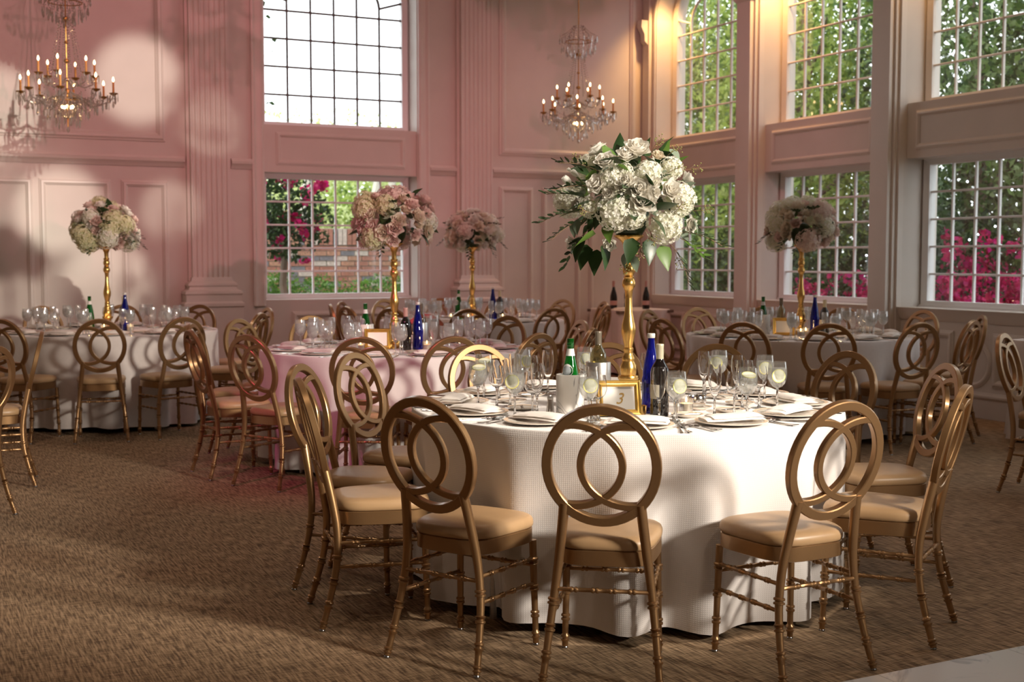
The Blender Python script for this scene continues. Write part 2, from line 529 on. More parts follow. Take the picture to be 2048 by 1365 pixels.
# ================================================================ THE ROOM
MB_BACK = Matrix.Diagonal((1, -1, 1, 1))      # wall-local x,out,z -> a,b,z
MB_RIGHT = RZ(PI / 2)
ZC = 5.9                                       # ceiling height
WT = 0.42                                      # wall thickness
def struct(name, me, parent=None, M=ROOM, local=None):
    if parent is None:
        o = link(name, me, None, M=M); o['kind'] = 'structure'
    else:
        o = link(name, me, parent, M=local)
    return o
floor_me = MB().box(-0.5, 13.0, -0.5, 19.0, -0.12, 0.0).mesh('floor', carpet_m, 0)
struct('floor', floor_me)
struct('ceiling', MB().box(-0.5, 13.2, -0.5, 19.2, ZC, ZC + 0.15).mesh('ceiling', ceil_m, 0))

SILL, LTOP, USILL, SPRING = 0.92, 2.28, 2.78, 4.22
BW = (3.02, 4.76)                              # back window opening along the wall
RWN = 5
RW = [(0.22 + 2.07 * k, 1.96 + 2.07 * k) for k in range(RWN)]
def arch_pts(xc, hw, zs, h, n=24):
    return [(xc + hw * math.cos(PI - PI * i / n), zs + h * math.sin(PI * i / n)) for i in range(n + 1)]
def wall_with_openings(x0, x1, openings, M):
    mb = MB()
    xs = x0
    for (p, q) in openings:
        mb.box(xs, p, 0, WT, 0, ZC, M)
        mb.box(p, q, 0, WT, 0, SILL, M)
        mb.box(p, q, 0.03, WT - 0.03, LTOP, USILL, M)
        pts = arch_pts((p + q) / 2, (q - p) / 2, SPRING, 0.62)
        mb.prism([(p, ZC)] + pts + [(q, ZC)], 0, WT, M)
        xs = q
    mb.box(xs, x1, 0, WT, 0, ZC, M)
    return mb
wall_back = struct('wall_back', wall_with_openings(-WT, 13.0, [BW], MB_BACK).mesh('wall_back', wall_m, 30))
wall_right = struct('wall_right', wall_with_openings(0.0, 19.0, RW, MB_RIGHT).mesh('wall_right', wall_m, 30))
struct('wall_left', MB().box(13.0, 13.3, -WT, 19.0, 0, ZC).mesh('wall_left', wall_m, 0))
struct('wall_front', MB().box(-WT, 13.3, 19.0, 19.3, 0, ZC).mesh('wall_front', wall_m, 0))

OGEE = [(-0.032, 0), (-0.030, 0.010), (-0.018, 0.014), (-0.008, 0.024), (0.010, 0.026), (0.020, 0.016), (0.032, 0.010), (0.034, 0)]
def panel(wall, M, x0, x1, z0, z1, prof=OGEE, s=1.0, base=0.0):
    pr = [(o * s, h * s + base) for o, h in prof]
    me = MB().strip([(x0, z0), (x1, z0), (x1, z1), (x0, z1)], pr, True, M).mesh('panel_moulding', trim_m, 25)
    return link('panel_moulding', me, wall)
def rail(wall, M, name, x0, x1, z, prof):
    me = MB().strip([(x0, z), (x1, z)], prof, False, M).mesh(name, trim_m, 25)
    return link(name, me, wall)
RAIL = [(-0.05, 0), (-0.05, 0.015), (-0.02, 0.03), (0.0, 0.055), (0.025, 0.06), (0.035, 0.045), (0.05, 0.04), (0.055, 0)]
BASEB = [(-0.11, 0), (-0.11, 0.03), (0.05, 0.03), (0.07, 0.045), (0.085, 0.045), (0.10, 0.02), (0.11, 0.015), (0.11, 0)]
# back wall: wainscot panels below the rail, tall panels above
for (x0, x1) in ((7.10, 7.95), (6.36, 6.98), (5.80, 6.20)):
    panel(wall_back, MB_BACK, x0, x1, 0.40, 2.12)
for (x0, x1) in ((1.59, 1.97), (0.95, 1.41), (0.22, 0.77)):
    panel(wall_back, MB_BACK, x0, x1, 0.40, 2.16)
for (x0, x1) in ((5.83, 8.40), (0.20, 1.96)):
    panel(wall_back, MB_BACK, x0, x1, 2.59, 5.45, s=1.35)
for (x0, x1) in ((5.60, 13.0), (4.90, 5.12), (2.56, 2.88), (0.0, 2.10)):
    rail(wall_back, MB_BACK, 'picture_rail', x0, x1, 2.35, RAIL)
panel(wall_back, MB_BACK, 3.15, 4.45, 0.30, 0.76)
panel(wall_back, MB_BACK, BW[0] + 0.16, BW[1] - 0.16, LTOP + 0.10, USILL - 0.10, s=0.8, base=-0.03)
for k, (p, q) in enumerate(RW):
    panel(wall_right, MB_RIGHT, p + 0.14, q - 0.14, LTOP + 0.10, USILL - 0.10, s=0.8, base=-0.03)
    # scroll panel below each window: a ring between two short rectangles
    xc = (p + q) / 2
    ring = [(xc + 0.19 * math.cos(2 * PI * i / 32), 0.46 + 0.19 * math.sin(2 * PI * i / 32)) for i in range(32)]
    me = MB().strip(ring, [(o * 0.8, h * 0.8) for o, h in OGEE], True, MB_RIGHT).mesh('ring_moulding', trim_m, 25)
    link('ring_moulding', me, wall_right)
    panel(wall_right, MB_RIGHT, p + 0.08, xc - 0.25, 0.30, 0.70)
    panel(wall_right, MB_RIGHT, xc + 0.25, q - 0.08, 0.30, 0.70)
    rail(wall_right, MB_RIGHT, 'dado_rail', p - 0.02, q + 0.02, 0.86, [(-0.05, 0), (-0.05, 0.01), (-0.01, 0.03), (0.02, 0.035), (0.06, 0.06), (0.06, 0)])
def base_strip(name, M, x0, x1):
    o = link(name, MB().strip([(x0, 0.11), (x1, 0.11)], BASEB, False, M).mesh(name, trim_m, 25), None, M=ROOM)
    o['kind'] = 'structure'
base_strip('baseboard_back', MB_BACK, 0.0, 13.0)
base_strip('baseboard_right', MB_RIGHT, 0.0, 19.0)

def loft(levels, M):
    """stack of rectangles standing against the wall: (half width, projection, z)"""
    mb = MB(); v = []; f = []
    for h, o, z in levels:
        v += [(-h, 0.0, z), (-h, -o, z), (h, -o, z), (h, 0.0, z)]
    for i in range(len(levels) - 1):
        for k in range(3):
            f.append((4 * i + k, 4 * i + k + 1, 4 * i + k + 5, 4 * i + k + 4))
    f.append((0, 3, 2, 1)); n = 4 * (len(levels) - 1); f.append((n, n + 1, n + 2, n + 3))
    return mb.add(v, f, M)
def fluted_shaft(hw, out, z0, z1, M, nf=7):
    pts = [(-hw, 0.0), (-hw, out)]
    pitch = 2 * hw / (nf + 0.35)
    for i in range(nf):
        c = -hw + pitch * (i + 0.675)
        r = pitch * 0.36
        pts += [(c - r, out)] + [(c - r * math.cos(PI * j / 6), out - r * 0.8 * math.sin(PI * j / 6)) for j in range(1, 6)] + [(c + r, out)]
    pts += [(hw, out), (hw, 0.0)]
    v = [(x, -o, z0) for x, o in pts] + [(x, -o, z1) for x, o in pts]
    n = len(pts)
    f = [(i, i + 1, i + n + 1, i + n) for i in range(n - 1)] + [tuple(range(n))[::-1], tuple(range(n, 2 * n))]
    return MB().add(v, f, M)
for xc in (5.36, 2.33):
    Mp = MB_BACK @ T3(xc, 0, 0)
    pil = link('pilaster', loft([(0.225, 0.05, 1.10), (0.225, 0.05, ZC - 0.1)], Mp).mesh('pilaster_back', trim_m, 20), wall_back)
    link('shaft', fluted_shaft(0.195, 0.11, 1.16, 5.5, Mp).mesh('shaft', trim_m, 40), pil)
    link('base', loft([(0.30, 0.22, 0.0), (0.30, 0.22, 0.86), (0.31, 0.235, 0.87), (0.31, 0.235, 0.90), (0.285, 0.205, 0.92), (0.285, 0.205, 0.985),
                       (0.295, 0.215, 1.0), (0.29, 0.21, 1.025), (0.25, 0.17, 1.045), (0.24, 0.16, 1.07), (0.255, 0.17, 1.085), (0.25, 0.165, 1.105),
                       (0.215, 0.13, 1.13), (0.205, 0.12, 1.17)], Mp).mesh('base', trim_m, 30), pil)
    link('capital', loft([(0.20, 0.12, 5.4), (0.25, 0.17, 5.45), (0.25, 0.17, 5.55), (0.30, 0.22, 5.62), (0.30, 0.22, 5.7)], Mp).mesh('capital', trim_m, 30), pil)
# slim pilasters between the right-hand windows
for k in range(RWN):
    xc = 2.125 + 2.07 * k
    Mp = MB_RIGHT @ T3(xc, 0, 0)
    pil = link('pilaster', loft([(0.165, 0.06, 0.0), (0.165, 0.06, ZC - 0.1)], Mp).mesh('pilaster_back', trim_m, 20), wall_right)
    link('shaft', loft([(0.115, 0.15, 0.30), (0.115, 0.15, 4.10)], Mp).mesh('shaft', trim_m, 20), pil)
    link('bead', loft([(0.14, 0.10, 0.30), (0.14, 0.10, 4.10)], Mp).mesh('bead', trim_m, 20), pil)
    link('base', loft([(0.16, 0.18, 0.0), (0.16, 0.18, 0.24), (0.13, 0.16, 0.30)], Mp).mesh('base', trim_m, 30), pil)
    link('capital', loft([(0.12, 0.155, 4.08), (0.15, 0.19, 4.12), (0.15, 0.19, 4.17), (0.18, 0.23, 4.24), (0.18, 0.23, 4.32), (0.14, 0.16, 4.36), (0.14, 0.16, 5.6)], Mp).mesh('capital', trim_m, 30), pil)
# corner post with a small scrolled bracket
Mp = MB_RIGHT @ T3(0.09, 0, 0)
post = link('corner_post', loft([(0.07, 0.07, 0.0), (0.07, 0.07, ZC)], Mp).mesh('corner_post', trim_m, 20), wall_right)
scroll = [(0.0, 4.22), (0.16, 4.22), (0.165, 4.14), (0.12, 4.06), (0.115, 3.97), (0.07, 3.93), (0.05, 3.84), (0.0, 3.80)]
link('bracket', MB().prism([(x, z) for x, z in scroll], -0.05, 0.05, MB_RIGHT @ T3(0.09, 0, 0) @ RZ(-PI / 2)).mesh('bracket', trim_m, 30), post)

# casings around the openings
CAS = [(-0.065, 0), (-0.065, 0.03), (-0.045, 0.04), (-0.02, 0.03), (0.02, 0.03), (0.045, 0.045), (0.065, 0.04), (0.065, 0)]
def casing(wall, M, p, q, deep=1.0):
    xc = (p + q) / 2; hw = (q - p) / 2 + 0.075
    path = [(xc - hw, SILL - 0.06)] + [(xc - hw, z) for z in (1.5, 3.0)] + arch_pts(xc, hw, SPRING, 0.70) + [(xc + hw, 3.0), (xc + hw, 1.5), (xc + hw, SILL - 0.06)]
    me = MB().strip(path, [(o, h * deep) for o, h in CAS], False, M).mesh('casing', trim_m, 25)
    link('casing', me, wall)
casing(wall_back, MB_BACK, *BW)
for (p, q) in RW:
    casing(wall_right, MB_RIGHT, p, q, 0.7)

# ---- windows (each sash: frame, glazing bars, panes)
GL = 0.27                                      # glass plane behind the wall face
PANES = {}
def pane_mesh(w, h):
    key = (round(w, 4), round(h, 4))
    if key not in PANES:
        PANES[key] = MB().box(-w / 2, w / 2, -0.002, 0.002, -h / 2, h / 2).mesh('pane', pane_m, 0)
    return PANES[key]
FRAME_PROF = [(-0.035, -0.05), (-0.035, 0.04), (-0.02, 0.05), (0.02, 0.035), (0.035, 0.03), (0.035, -0.05)]
def bar(w, d):
    return [(-w / 2, -d / 2), (-w / 2, d * 0.3), (-w * 0.2, d / 2), (w * 0.2, d / 2), (w / 2, d * 0.3), (w / 2, -d / 2)]
wcount = [0]
def window(M, p, q, arch, mat=sash_m, mw=0.020):
    wcount[0] += 1
    root = empty('window_%d' % wcount[0], None, kind='structure', M=ROOM @ M @ T3(0, GL, 0))
    x0, x1 = p + 0.075, q - 0.075
    cols = 6; cw = (x1 - x0) / cols
    if not arch:
        z0, z1 = SILL + 0.05, LTOP - 0.05
        path = [(x0 - 0.03, z0 - 0.03), (x1 + 0.03, z0 - 0.03), (x1 + 0.03, z1 + 0.03), (x0 - 0.03, z1 + 0.03)]
        link('frame', MB().strip(path, FRAME_PROF, True).mesh('frame', mat, 25), root)
        rows = 5; rh = (z1 - z0) / rows
        for i in range(1, cols):
            link('muntin', MB().strip([(x0 + cw * i, z0), (x0 + cw * i, z1)], bar(mw, 0.03)).mesh('muntin', mat, 25), root)
        for j in range(1, rows):
            link('muntin', MB().strip([(x0, z0 + rh * j), (x1, z0 + rh * j)], bar(mw, 0.026)).mesh('muntin', mat, 25), root)
        for i in range(cols):
            for j in range(rows):
                link('pane', pane_mesh(cw - 0.004, rh - 0.004), root, loc=(x0 + cw * (i + .5), 0, z0 + rh * (j + .5)))
        link('stool', MB().box(p, q, -0.06, 0.0, SILL - 0.001, SILL + 0.02).mesh('stool', mat, 0), root)
    else:
        z0 = USILL + 0.05; xc = (x0 + x1) / 2; hw = (x1 - x0) / 2
        path = [(x0 - 0.03, z0 - 0.03), (x1 + 0.03, z0 - 0.03)] + arch_pts(xc, hw + 0.03, SPRING, 0.58)[::-1]
        link('frame', MB().strip(path, FRAME_PROF, True).mesh('frame', sash_m if mat is dark_bar_m else mat, 25), root)
        rh = 0.30; rows = 4
        iw = hw - cw; ih = 0.34; iz = SPRING - 0.08
        for i in range(1, cols):
            x = x0 + cw * i
            zt = iz + ih * math.sqrt(max(0, 1 - ((x - xc) / iw) ** 2)) if abs(x - xc) < iw - 1e-6 else iz
            link('muntin', MB().strip([(x, z0), (x, zt)], bar(mw * 0.85, 0.03)).mesh('muntin', mat, 25), root)
        for j in range(1, rows + 1):
            link('muntin', MB().strip([(x0, z0 + rh * j), (x1, z0 + rh * j)], bar(mw * 0.85, 0.026)).mesh('muntin', mat, 25), root)
        link('arch_muntin', MB().strip(arch_pts(xc, iw, iz, ih), bar(mw, 0.03)).mesh('arch_muntin', mat, 25), root)
        for s in (-1, 1):
            link('muntin', MB().strip([(xc + s * iw, iz), (xc + s * hw, SPRING)], bar(mw, 0.026)).mesh('muntin', mat, 25), root)
        for i in range(cols):
            for j in range(rows):
                link('pane', pane_mesh(cw - 0.004, rh - 0.004), root, loc=(x0 + cw * (i + .5), 0, z0 + rh * (j + .5)))
        zt = z0 + rh * rows
        link('pane', MB().prism([(x0, zt)] + arch_pts(xc, hw, SPRING, 0.55) + [(x1, zt)], -0.002, 0.002).mesh('arch_pane', pane_m, 0), root)
        link('stool', MB().box(p, q, -0.06, 0.0, USILL - 0.001, USILL + 0.02).mesh('stool', trim_m, 0), root)
    return root
window(MB_BACK, *BW, False)
window(MB_BACK, *BW, True, dark_bar_m, mw=0.024)
for (p, q) in RW:
    window(MB_RIGHT, p, q, False)
    window(MB_RIGHT, p, q, True, trim_m)

# marble dance floor at the front right
df = empty('dance_floor', None, kind='structure', M=Matrix.Identity(4))
d0 = Vector((1.13, 4.00, 0)); dx = (Vector((1.82, 4.35, 0)) - d0).normalized(); dy = Vector((dx.y, -dx.x, 0))
dang = math.atan2(dx.y, dx.x)
tile = MB().box(0.0015, 0.5985, 0.0015, 0.5985, -0.0, 0.010).mesh('tile', marble_m, 0)
for i in range(-2, 6):
    for j in range(0, 3):
        p = d0 + dx * (0.085 + 0.6 * i) + dy * (0.6 * (j + 1))
        link('tile', tile, df, loc=(p.x, p.y, 0.001), rot=(0, 0, dang))
edge = MB().tube([d0 + dx * -1.3 + Vector((0, 0, 0.004)), d0 + dx * 3.9 + Vector((0, 0, 0.004))], 0.006, 6).mesh('edge_trim', pewter)
link('edge_trim', edge, df)

# ================================================================ THE GARDEN OUTSIDE
def leaf_mesh(name, mat, cen, size, seed, aspect=0.5, updir=0.0, jitter=0.35):
    r = np.random.RandomState(seed)
    n = len(cen)
    d = r.normal(size=(n, 3)); d[:, 2] -= updir
    d /= np.linalg.norm(d, axis=1)[:, None]
    w = np.cross(d, r.normal(size=(n, 3))); w /= np.linalg.norm(w, axis=1)[:, None]
    nn = np.cross(d, w)
    s = (size * (1 + jitter * r.uniform(-1, 1, n)))[:, None]
    v = np.empty((n, 4, 3))
    v[:, 0] = cen - d * s / 2
    v[:, 1] = cen + w * s * aspect / 2 + nn * s * 0.08
    v[:, 2] = cen + d * s / 2
    v[:, 3] = cen - w * s * aspect / 2 + nn * s * 0.08
    me = bpy.data.meshes.new(name)
    me.vertices.add(4 * n); me.vertices.foreach_set('co', v.reshape(-1))
    idx = np.arange(4 * n, dtype=np.int32).reshape(n, 4)
    tri = np.concatenate([idx[:, [0, 1, 2]], idx[:, [0, 2, 3]]], axis=1).reshape(-1)
    me.loops.add(6 * n); me.loops.foreach_set('vertex_index', tri)
    me.polygons.add(2 * n)
    me.polygons.foreach_set('loop_start', np.arange(0, 6 * n, 3, dtype=np.int32))
    me.update(calc_edges=True)
    me.materials.append(mat)
    return me
def blob(n, c, r, seed, hollow=0.55, lumps=9):
    """points gathered in clumps inside an ellipsoid"""
    g = np.random.RandomState(seed)
    c = np.array(c); r = np.array(r)
    k = g.normal(size=(lumps, 3)); k /= np.linalg.norm(k, axis=1)[:, None]
    k *= g.uniform(0.45, 0.95, (lumps, 1))
    which = g.randint(0, lumps, n)
    p = g.normal(size=(n, 3)); p /= np.linalg.norm(p, axis=1)[:, None]
    p *= g.uniform(hollow, 1, (n, 1)) ** 0.6
    q = np.where(g.uniform(size=(n, 1)) < 0.7, k[which] + p * 0.42, p)
    return c + q * r
ground = link('ground_outside', MB().box(-30, 24, -34, 24, -0.4, -0.15).mesh('ground_outside', soil, 0), None, M=ROOM)
ground['kind'] = 'structure'
def tree(a, b, h, rr, mat, n, leaf, label, seed, group, name='garden_tree', trunk=bark, cz=None, tr=0.10):
    p = room(a, b, -0.15)
    root = empty(name, p, 0, label, 'tree', group)
    g = random.Random(seed)
    pts = [(0, 0, 0)]
    for i in range(1, 6):
        pts.append((pts[-1][0] + g.uniform(-.08, .08), pts[-1][1] + g.uniform(-.08, .08), h * 0.8 * i / 5))
    mb = MB().tube(pts, [tr * (1.3 - 0.18 * i) for i in range(6)], 8)
    for i in range(5):
        t = g.uniform(0.35, 0.8); aa = g.uniform(0, 2 * PI)
        z = h * 0.8 * t
        mb.tube([(pts[2][0], pts[2][1], z), (0.4 * rr * math.cos(aa), 0.4 * rr * math.sin(aa), z + 0.25 * rr), (0.75 * rr * math.cos(aa), 0.75 * rr * math.sin(aa), z + 0.45 * rr)], [tr * .45, tr * .3, tr * .12], 6)
    link('trunk', mb.mesh('trunk', trunk), root)
    cz = h * 0.55 if cz is None else cz
    f = link('foliage', leaf_mesh('foliage', mat, blob(n, (0, 0, cz), (rr, rr, h - cz), seed, lumps=26), leaf, seed, 0.5, 0.3), root)
    f['kind'] = 'stuff'
    return root
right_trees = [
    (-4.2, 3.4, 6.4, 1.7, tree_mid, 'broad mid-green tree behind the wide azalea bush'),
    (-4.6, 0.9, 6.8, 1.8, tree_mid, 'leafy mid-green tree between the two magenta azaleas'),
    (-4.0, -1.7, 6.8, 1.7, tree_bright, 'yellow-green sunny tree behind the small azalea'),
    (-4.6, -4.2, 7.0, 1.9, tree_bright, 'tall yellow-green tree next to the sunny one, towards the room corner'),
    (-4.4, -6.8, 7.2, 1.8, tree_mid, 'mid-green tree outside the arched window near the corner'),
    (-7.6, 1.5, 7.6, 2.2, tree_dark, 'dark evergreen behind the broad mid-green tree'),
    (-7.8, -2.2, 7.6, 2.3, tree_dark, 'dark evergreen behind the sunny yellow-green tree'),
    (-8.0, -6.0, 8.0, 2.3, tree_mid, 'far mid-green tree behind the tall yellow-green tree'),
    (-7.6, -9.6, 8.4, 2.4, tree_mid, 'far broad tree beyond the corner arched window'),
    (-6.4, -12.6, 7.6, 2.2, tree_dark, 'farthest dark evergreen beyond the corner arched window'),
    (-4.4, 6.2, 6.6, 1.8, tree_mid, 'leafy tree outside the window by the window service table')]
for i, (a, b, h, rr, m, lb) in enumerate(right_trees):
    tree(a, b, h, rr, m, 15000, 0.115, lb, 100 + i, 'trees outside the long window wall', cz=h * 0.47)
for i, (a, b, lb) in enumerate(((-2.7, 3.0, 'dark clipped hedge bush behind the wide azalea'), (-2.9, 0.9, 'dark hedge bush below the yellow-green tree'),
                                (-3.0, -1.2, 'dark hedge bush behind the small azalea, towards the room corner'), (-2.9, -3.3, 'bright shrub bush outside the corner arched window'))):
    root = empty('hedge_bush', room(a, b, -0.15), 0, lb, 'bush', 'hedge bushes outside the long window wall')
    f = link('foliage', leaf_mesh('foliage', tree_mid if i == 3 else tree_dark, blob(4200, (0, 0, 1.05), (1.15, 1.15, 1.15), 300 + i, 0.5, 16), 0.10, 310 + i), root)
    f['kind'] = 'stuff'
    link('stem', MB().tube([(0, 0, 0), (0.05, 0, 0.5), (0, 0.05, 1.1)], [0.05, 0.04, 0.02], 6).mesh('stem', bark), root)
def azalea(a, b, r, h, nfl, label, seed, name='azalea_bush'):
    root = empty(name, room(a, b, -0.15), 0, label, 'bush', 'flowering shrubs in the garden')
    f = link('foliage', leaf_mesh('foliage', tree_dark, blob(2600, (0, 0, h * 0.5), (r, r, h * 0.5), seed, 0.4, 12), 0.075, seed), root)
    f['kind'] = 'stuff'
    g = np.random.RandomState(seed)
    heads = blob(nfl, (0, 0, h * 0.56), (r, r, h * 0.47), seed + 5, 0.8, 14)
    pts = np.concatenate([c + g.normal(size=(20, 3)) * 0.042 for c in heads])
    fl = link('blossom', leaf_mesh('blossom', azalea_m, pts, 0.058, seed + 1, 0.85), root)
    fl['kind'] = 'stuff'
    link('stem', MB().tube([(0, 0, 0), (0.03, 0.02, h * 0.4), (0, 0, h * 0.7)], [0.035, 0.025, 0.012], 6).mesh('stem', bark), root)
azalea(-1.75, 3.55, 1.0, 1.72, 420, 'wide azalea bush in magenta bloom below the fairy lights', 41)
azalea(-1.6, 1.75, 0.66, 1.28, 170, 'small magenta azalea outside the window behind the cream rose bouquet', 43)
azalea(-1.9, 5.75, 0.8, 1.5, 150, 'magenta azalea outside the window by the window service table', 44)
# fairy lights strung in the tree behind the azalea
fl = empty('fairy_lights', room(-2.4, 3.5, 1.2), 0, 'string of tiny cool-white fairy lights hung through the tree branches', 'string lights')
bulb_me = MB().lathe([(0, -0.011), (0.008, -0.007), (0.011, 0), (0.008, 0.007), (0, 0.011)], 8).mesh('bulb', glow_m)
g = random.Random(5)
prev = None; wire = MB()
for i in range(34):
    u = i / 33
    q = room(-2.0 - 0.25 * math.sin(i * 1.7), 4.9 - 3.0 * u + g.uniform(-.08, .08), 1.95 + 0.45 * math.sin(i * 0.9) + g.uniform(-.12, .12)) - room(-2.4, 3.5, 1.2)
    link('bulb', bulb_me, fl, loc=q)
    if prev is not None: wire.tube([prev, (prev + q) / 2 + Vector((0, 0, -.03)), q], 0.002, 4)
    prev = q
link('wire', wire.mesh('wire', leaf_dark), fl)
lt = link('garden_lantern', MB().lathe([(0, 0), (0.05, 0), (0.06, 0.03), (0.06, 0.10), (0.04, 0.14), (0, 0.16)], 10).mesh('garden_lantern', orange_glow), None, loc=room(-1.15, 4.55, 0.62))
tag(lt, 'small glowing orange garden lantern low among the magenta azaleas', 'lantern')
lamp_post = MB().tube([(0, 0, -0.77), (0, 0, 0.0)], 0.012, 6).mesh('post', twig_m)
link('post', lamp_post, lt)

# garden behind the back window
bw = empty('brick_wall', room(2.3, -4.5, -0.15), 0, 'old brick garden wall with soldier-course top behind the shrubs', 'wall')
bw.matrix_local = ROOM @ T3(2.3, -4.5, -0.15)
link('mortar', MB().box(-2.7, 2.7, -0.11, 0.0, 0.0, 1.70).add([], []).box(-2.7, 2.7, -0.13, 0.0, 1.69, 1.94).mesh('mortar', mortar, 0), bw)
bmesh_by = [MB().box(-0.1, 0.1, 0, 0.018, 0, 0.062).mesh('brick', m, 0) for m in brick_ms]
sold_by = [MB().box(-0.03, 0.03, 0, 0.03, 0, 0.23).mesh('brick', m, 0) for m in brick_ms]
g = random.Random(3)
def pick(): return g.choices((0, 1, 2, 3), (5, 4, 2, 2))[0]
for j in range(13):
    for i in range(15):
        x = -1.62 + 0.215 * i + (0.107 if j % 2 else 0)
        link('brick', bmesh_by[pick()], bw, loc=(x, g.uniform(-.006, .004), 0.72 + 0.075 * j))
for i in range(44):
    link('brick', sold_by[pick()], bw, loc=(-1.62 + 0.072 * i, g.uniform(-.006, .004), 1.70))
for i, (a, b, r, lb) in enumerate(((4.05, -2.2, 0.42, 'small round boxwood below the rose tree'), (3.25, -2.7, 0.52, 'round boxwood bush in front of the brick wall, next to the rose tree'),
                                   (2.45, -2.7, 0.55, 'widest boxwood bush before the brick wall'), (1.65, -2.7, 0.5, 'boxwood bush farthest from the rose tree before the brick wall'))):
    root = empty('boxwood_bush', room(a, b, -0.15), 0, lb, 'bush', 'boxwood bushes before the brick wall')
    f = link('foliage', leaf_mesh('foliage', box_leaf, blob(3600, (0, 0, 0.80), (r, r, 0.52), 400 + i, 0.6, 14), 0.05, 410 + i), root)
    f['kind'] = 'stuff'
    link('stem', MB().tube([(0, 0, 0), (0.02, 0, 0.4), (0, 0, 0.8)], [0.03, 0.025, 0.015], 6).mesh('stem', bark), root)
rt = empty('rose_tree', room(4.05, -1.7, -0.15), 0, 'rose tree with crimson blooms and dark trunk beside the brick garden wall', 'tree')
link('trunk', MB().tube([(0, 0, 0), (0.05, 0.02, 0.6), (-0.03, 0.0, 1.2), (0.02, 0, 1.9)], [0.06, 0.05, 0.045, 0.03], 8).mesh('trunk', bark), rt)
f = link('foliage', leaf_mesh('foliage', tree_dark, blob(2600, (0, 0, 2.05), (0.52, 0.52, 0.62), 51, 0.4, 12), 0.075, 51), rt); f['kind'] = 'stuff'
g2 = np.random.RandomState(52)
hd = blob(44, (0, 0, 2.1), (0.55, 0.55, 0.62), 53, 0.85, 12)
f = link('blossom', leaf_mesh('blossom', azalea_m, np.concatenate([c + g2.normal(size=(18, 3)) * 0.03 for c in hd]), 0.06, 54, 0.9), rt); f['kind'] = 'stuff'
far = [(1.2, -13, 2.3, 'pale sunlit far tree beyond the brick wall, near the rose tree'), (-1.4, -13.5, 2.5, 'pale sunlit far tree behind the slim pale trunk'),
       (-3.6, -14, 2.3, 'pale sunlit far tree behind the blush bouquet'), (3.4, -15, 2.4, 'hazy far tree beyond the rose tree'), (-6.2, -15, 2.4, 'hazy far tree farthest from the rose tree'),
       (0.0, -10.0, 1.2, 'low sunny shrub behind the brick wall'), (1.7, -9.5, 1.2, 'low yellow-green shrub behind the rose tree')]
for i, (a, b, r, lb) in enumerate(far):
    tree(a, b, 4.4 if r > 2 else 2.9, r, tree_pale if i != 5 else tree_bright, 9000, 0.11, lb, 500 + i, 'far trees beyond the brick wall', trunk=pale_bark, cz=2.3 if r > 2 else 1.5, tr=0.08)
for i, (a, lb) in enumerate(((1.66, 'pale leaning trunk next to the rose tree'), (0.34, 'slim pale trunk beyond the brick wall'), (0.05, 'pale trunk beside the slim one, farther from the rose tree'))):
    t = link('pale_trunk', MB().tube([(0, 0, 0), (0.05, 0, 1.5), (-0.04, 0, 2.4), (0.16, 0, 3.4)], [0.12, 0.10, 0.08, 0.06], 8).mesh('pale_trunk', pale_bark), None, loc=room(a, -8.6, -0.15))
    tag(t, lb, 'trunk', 'pale trunks beyond the brick wall')
vine = empty('ivy_vine', room(4.62, -0.62, 2.6), 0, 'thin ivy vine hanging outside the tall arched window above the brick wall', 'vine')
g = random.Random(9)
vp = [Vector((0.02 * math.sin(i), 0.02 * math.cos(i * 2), 0.17 * i)) for i in range(12)]
link('stem', MB().tube(vp, 0.006, 5).mesh('stem', twig_m), vine)
ivy_me = leaf_mesh('leaf', tree_dark, np.array([(0, 0, 0)]), 0.10, 2, 0.8)
for i in range(16):
    q = vp[g.randrange(12)] + Vector((g.uniform(-.16, .16), g.uniform(-.08, .08), g.uniform(-.05, .05)))
    link('leaf', ivy_me, vine, loc=q, rot=(g.uniform(0, 3), g.uniform(0, 3), g.uniform(0, 3)))

# ================================================================ CHAIRS
def ringed(p0, p1, r, rings, seg=8, mid=None, n=14):
    """bamboo-turned bar from p0 to p1 with raised rings at the given fractions"""
    p0, p1 = Vector(p0), Vector(p1)
    def P(t):
        if mid is None: return p0.lerp(p1, t)
        # quadratic-ish through listed points
        pts = [p0] + [Vector(q) for q in mid] + [p1]
        s = t * (len(pts) - 1); i = min(int(s), len(pts) - 2); f = s - i
        a = pts[max(i - 1, 0)]; b = pts[i]; c = pts[i + 1]; d = pts[min(i + 2, len(pts) - 1)]
        return 0.5 * ((2 * b) + (c - a) * f + (2 * a - 5 * b + 4 * c - d) * f * f + (3 * b - a - 3 * c + d) * f ** 3)
    L = (p1 - p0).length
    ts = {i / n: 1.0 for i in range(n + 1)}
    w = 0.006 / L
    for q in rings:
        for dt, k in ((-2.2 * w, 1.0), (-1.6 * w, 1.38), (-0.7 * w, 1.38), (-0.2 * w, 1.0), (0.2 * w, 1.0), (0.7 * w, 1.38), (1.6 * w, 1.38), (2.2 * w, 1.0)):
            t = q + dt
            if 0 <= t <= 1: ts[t] = k
    kk = sorted(ts)
    rad = r if callable(r) else (lambda t: r)
    return MB().tube([P(t) for t in kk], [rad(t) * ts[t] for t in kk], seg)
LEAN = math.radians(14.0)
OW, OH = 0.175, 0.192                 # centre line half-axes of the oval
BACKM = T3(0, -0.205, 0.527) @ RX(LEAN) @ T3(0, 0, OH + 0.0133)
def rrect(w, d, c=0.004):
    w /= 2; d /= 2
    return [(-w, -d + c), (-w, d - c), (-w + c, d), (w - c, d), (w, d - c), (w, -d + c), (w - c, -d), (-w + c, -d)]
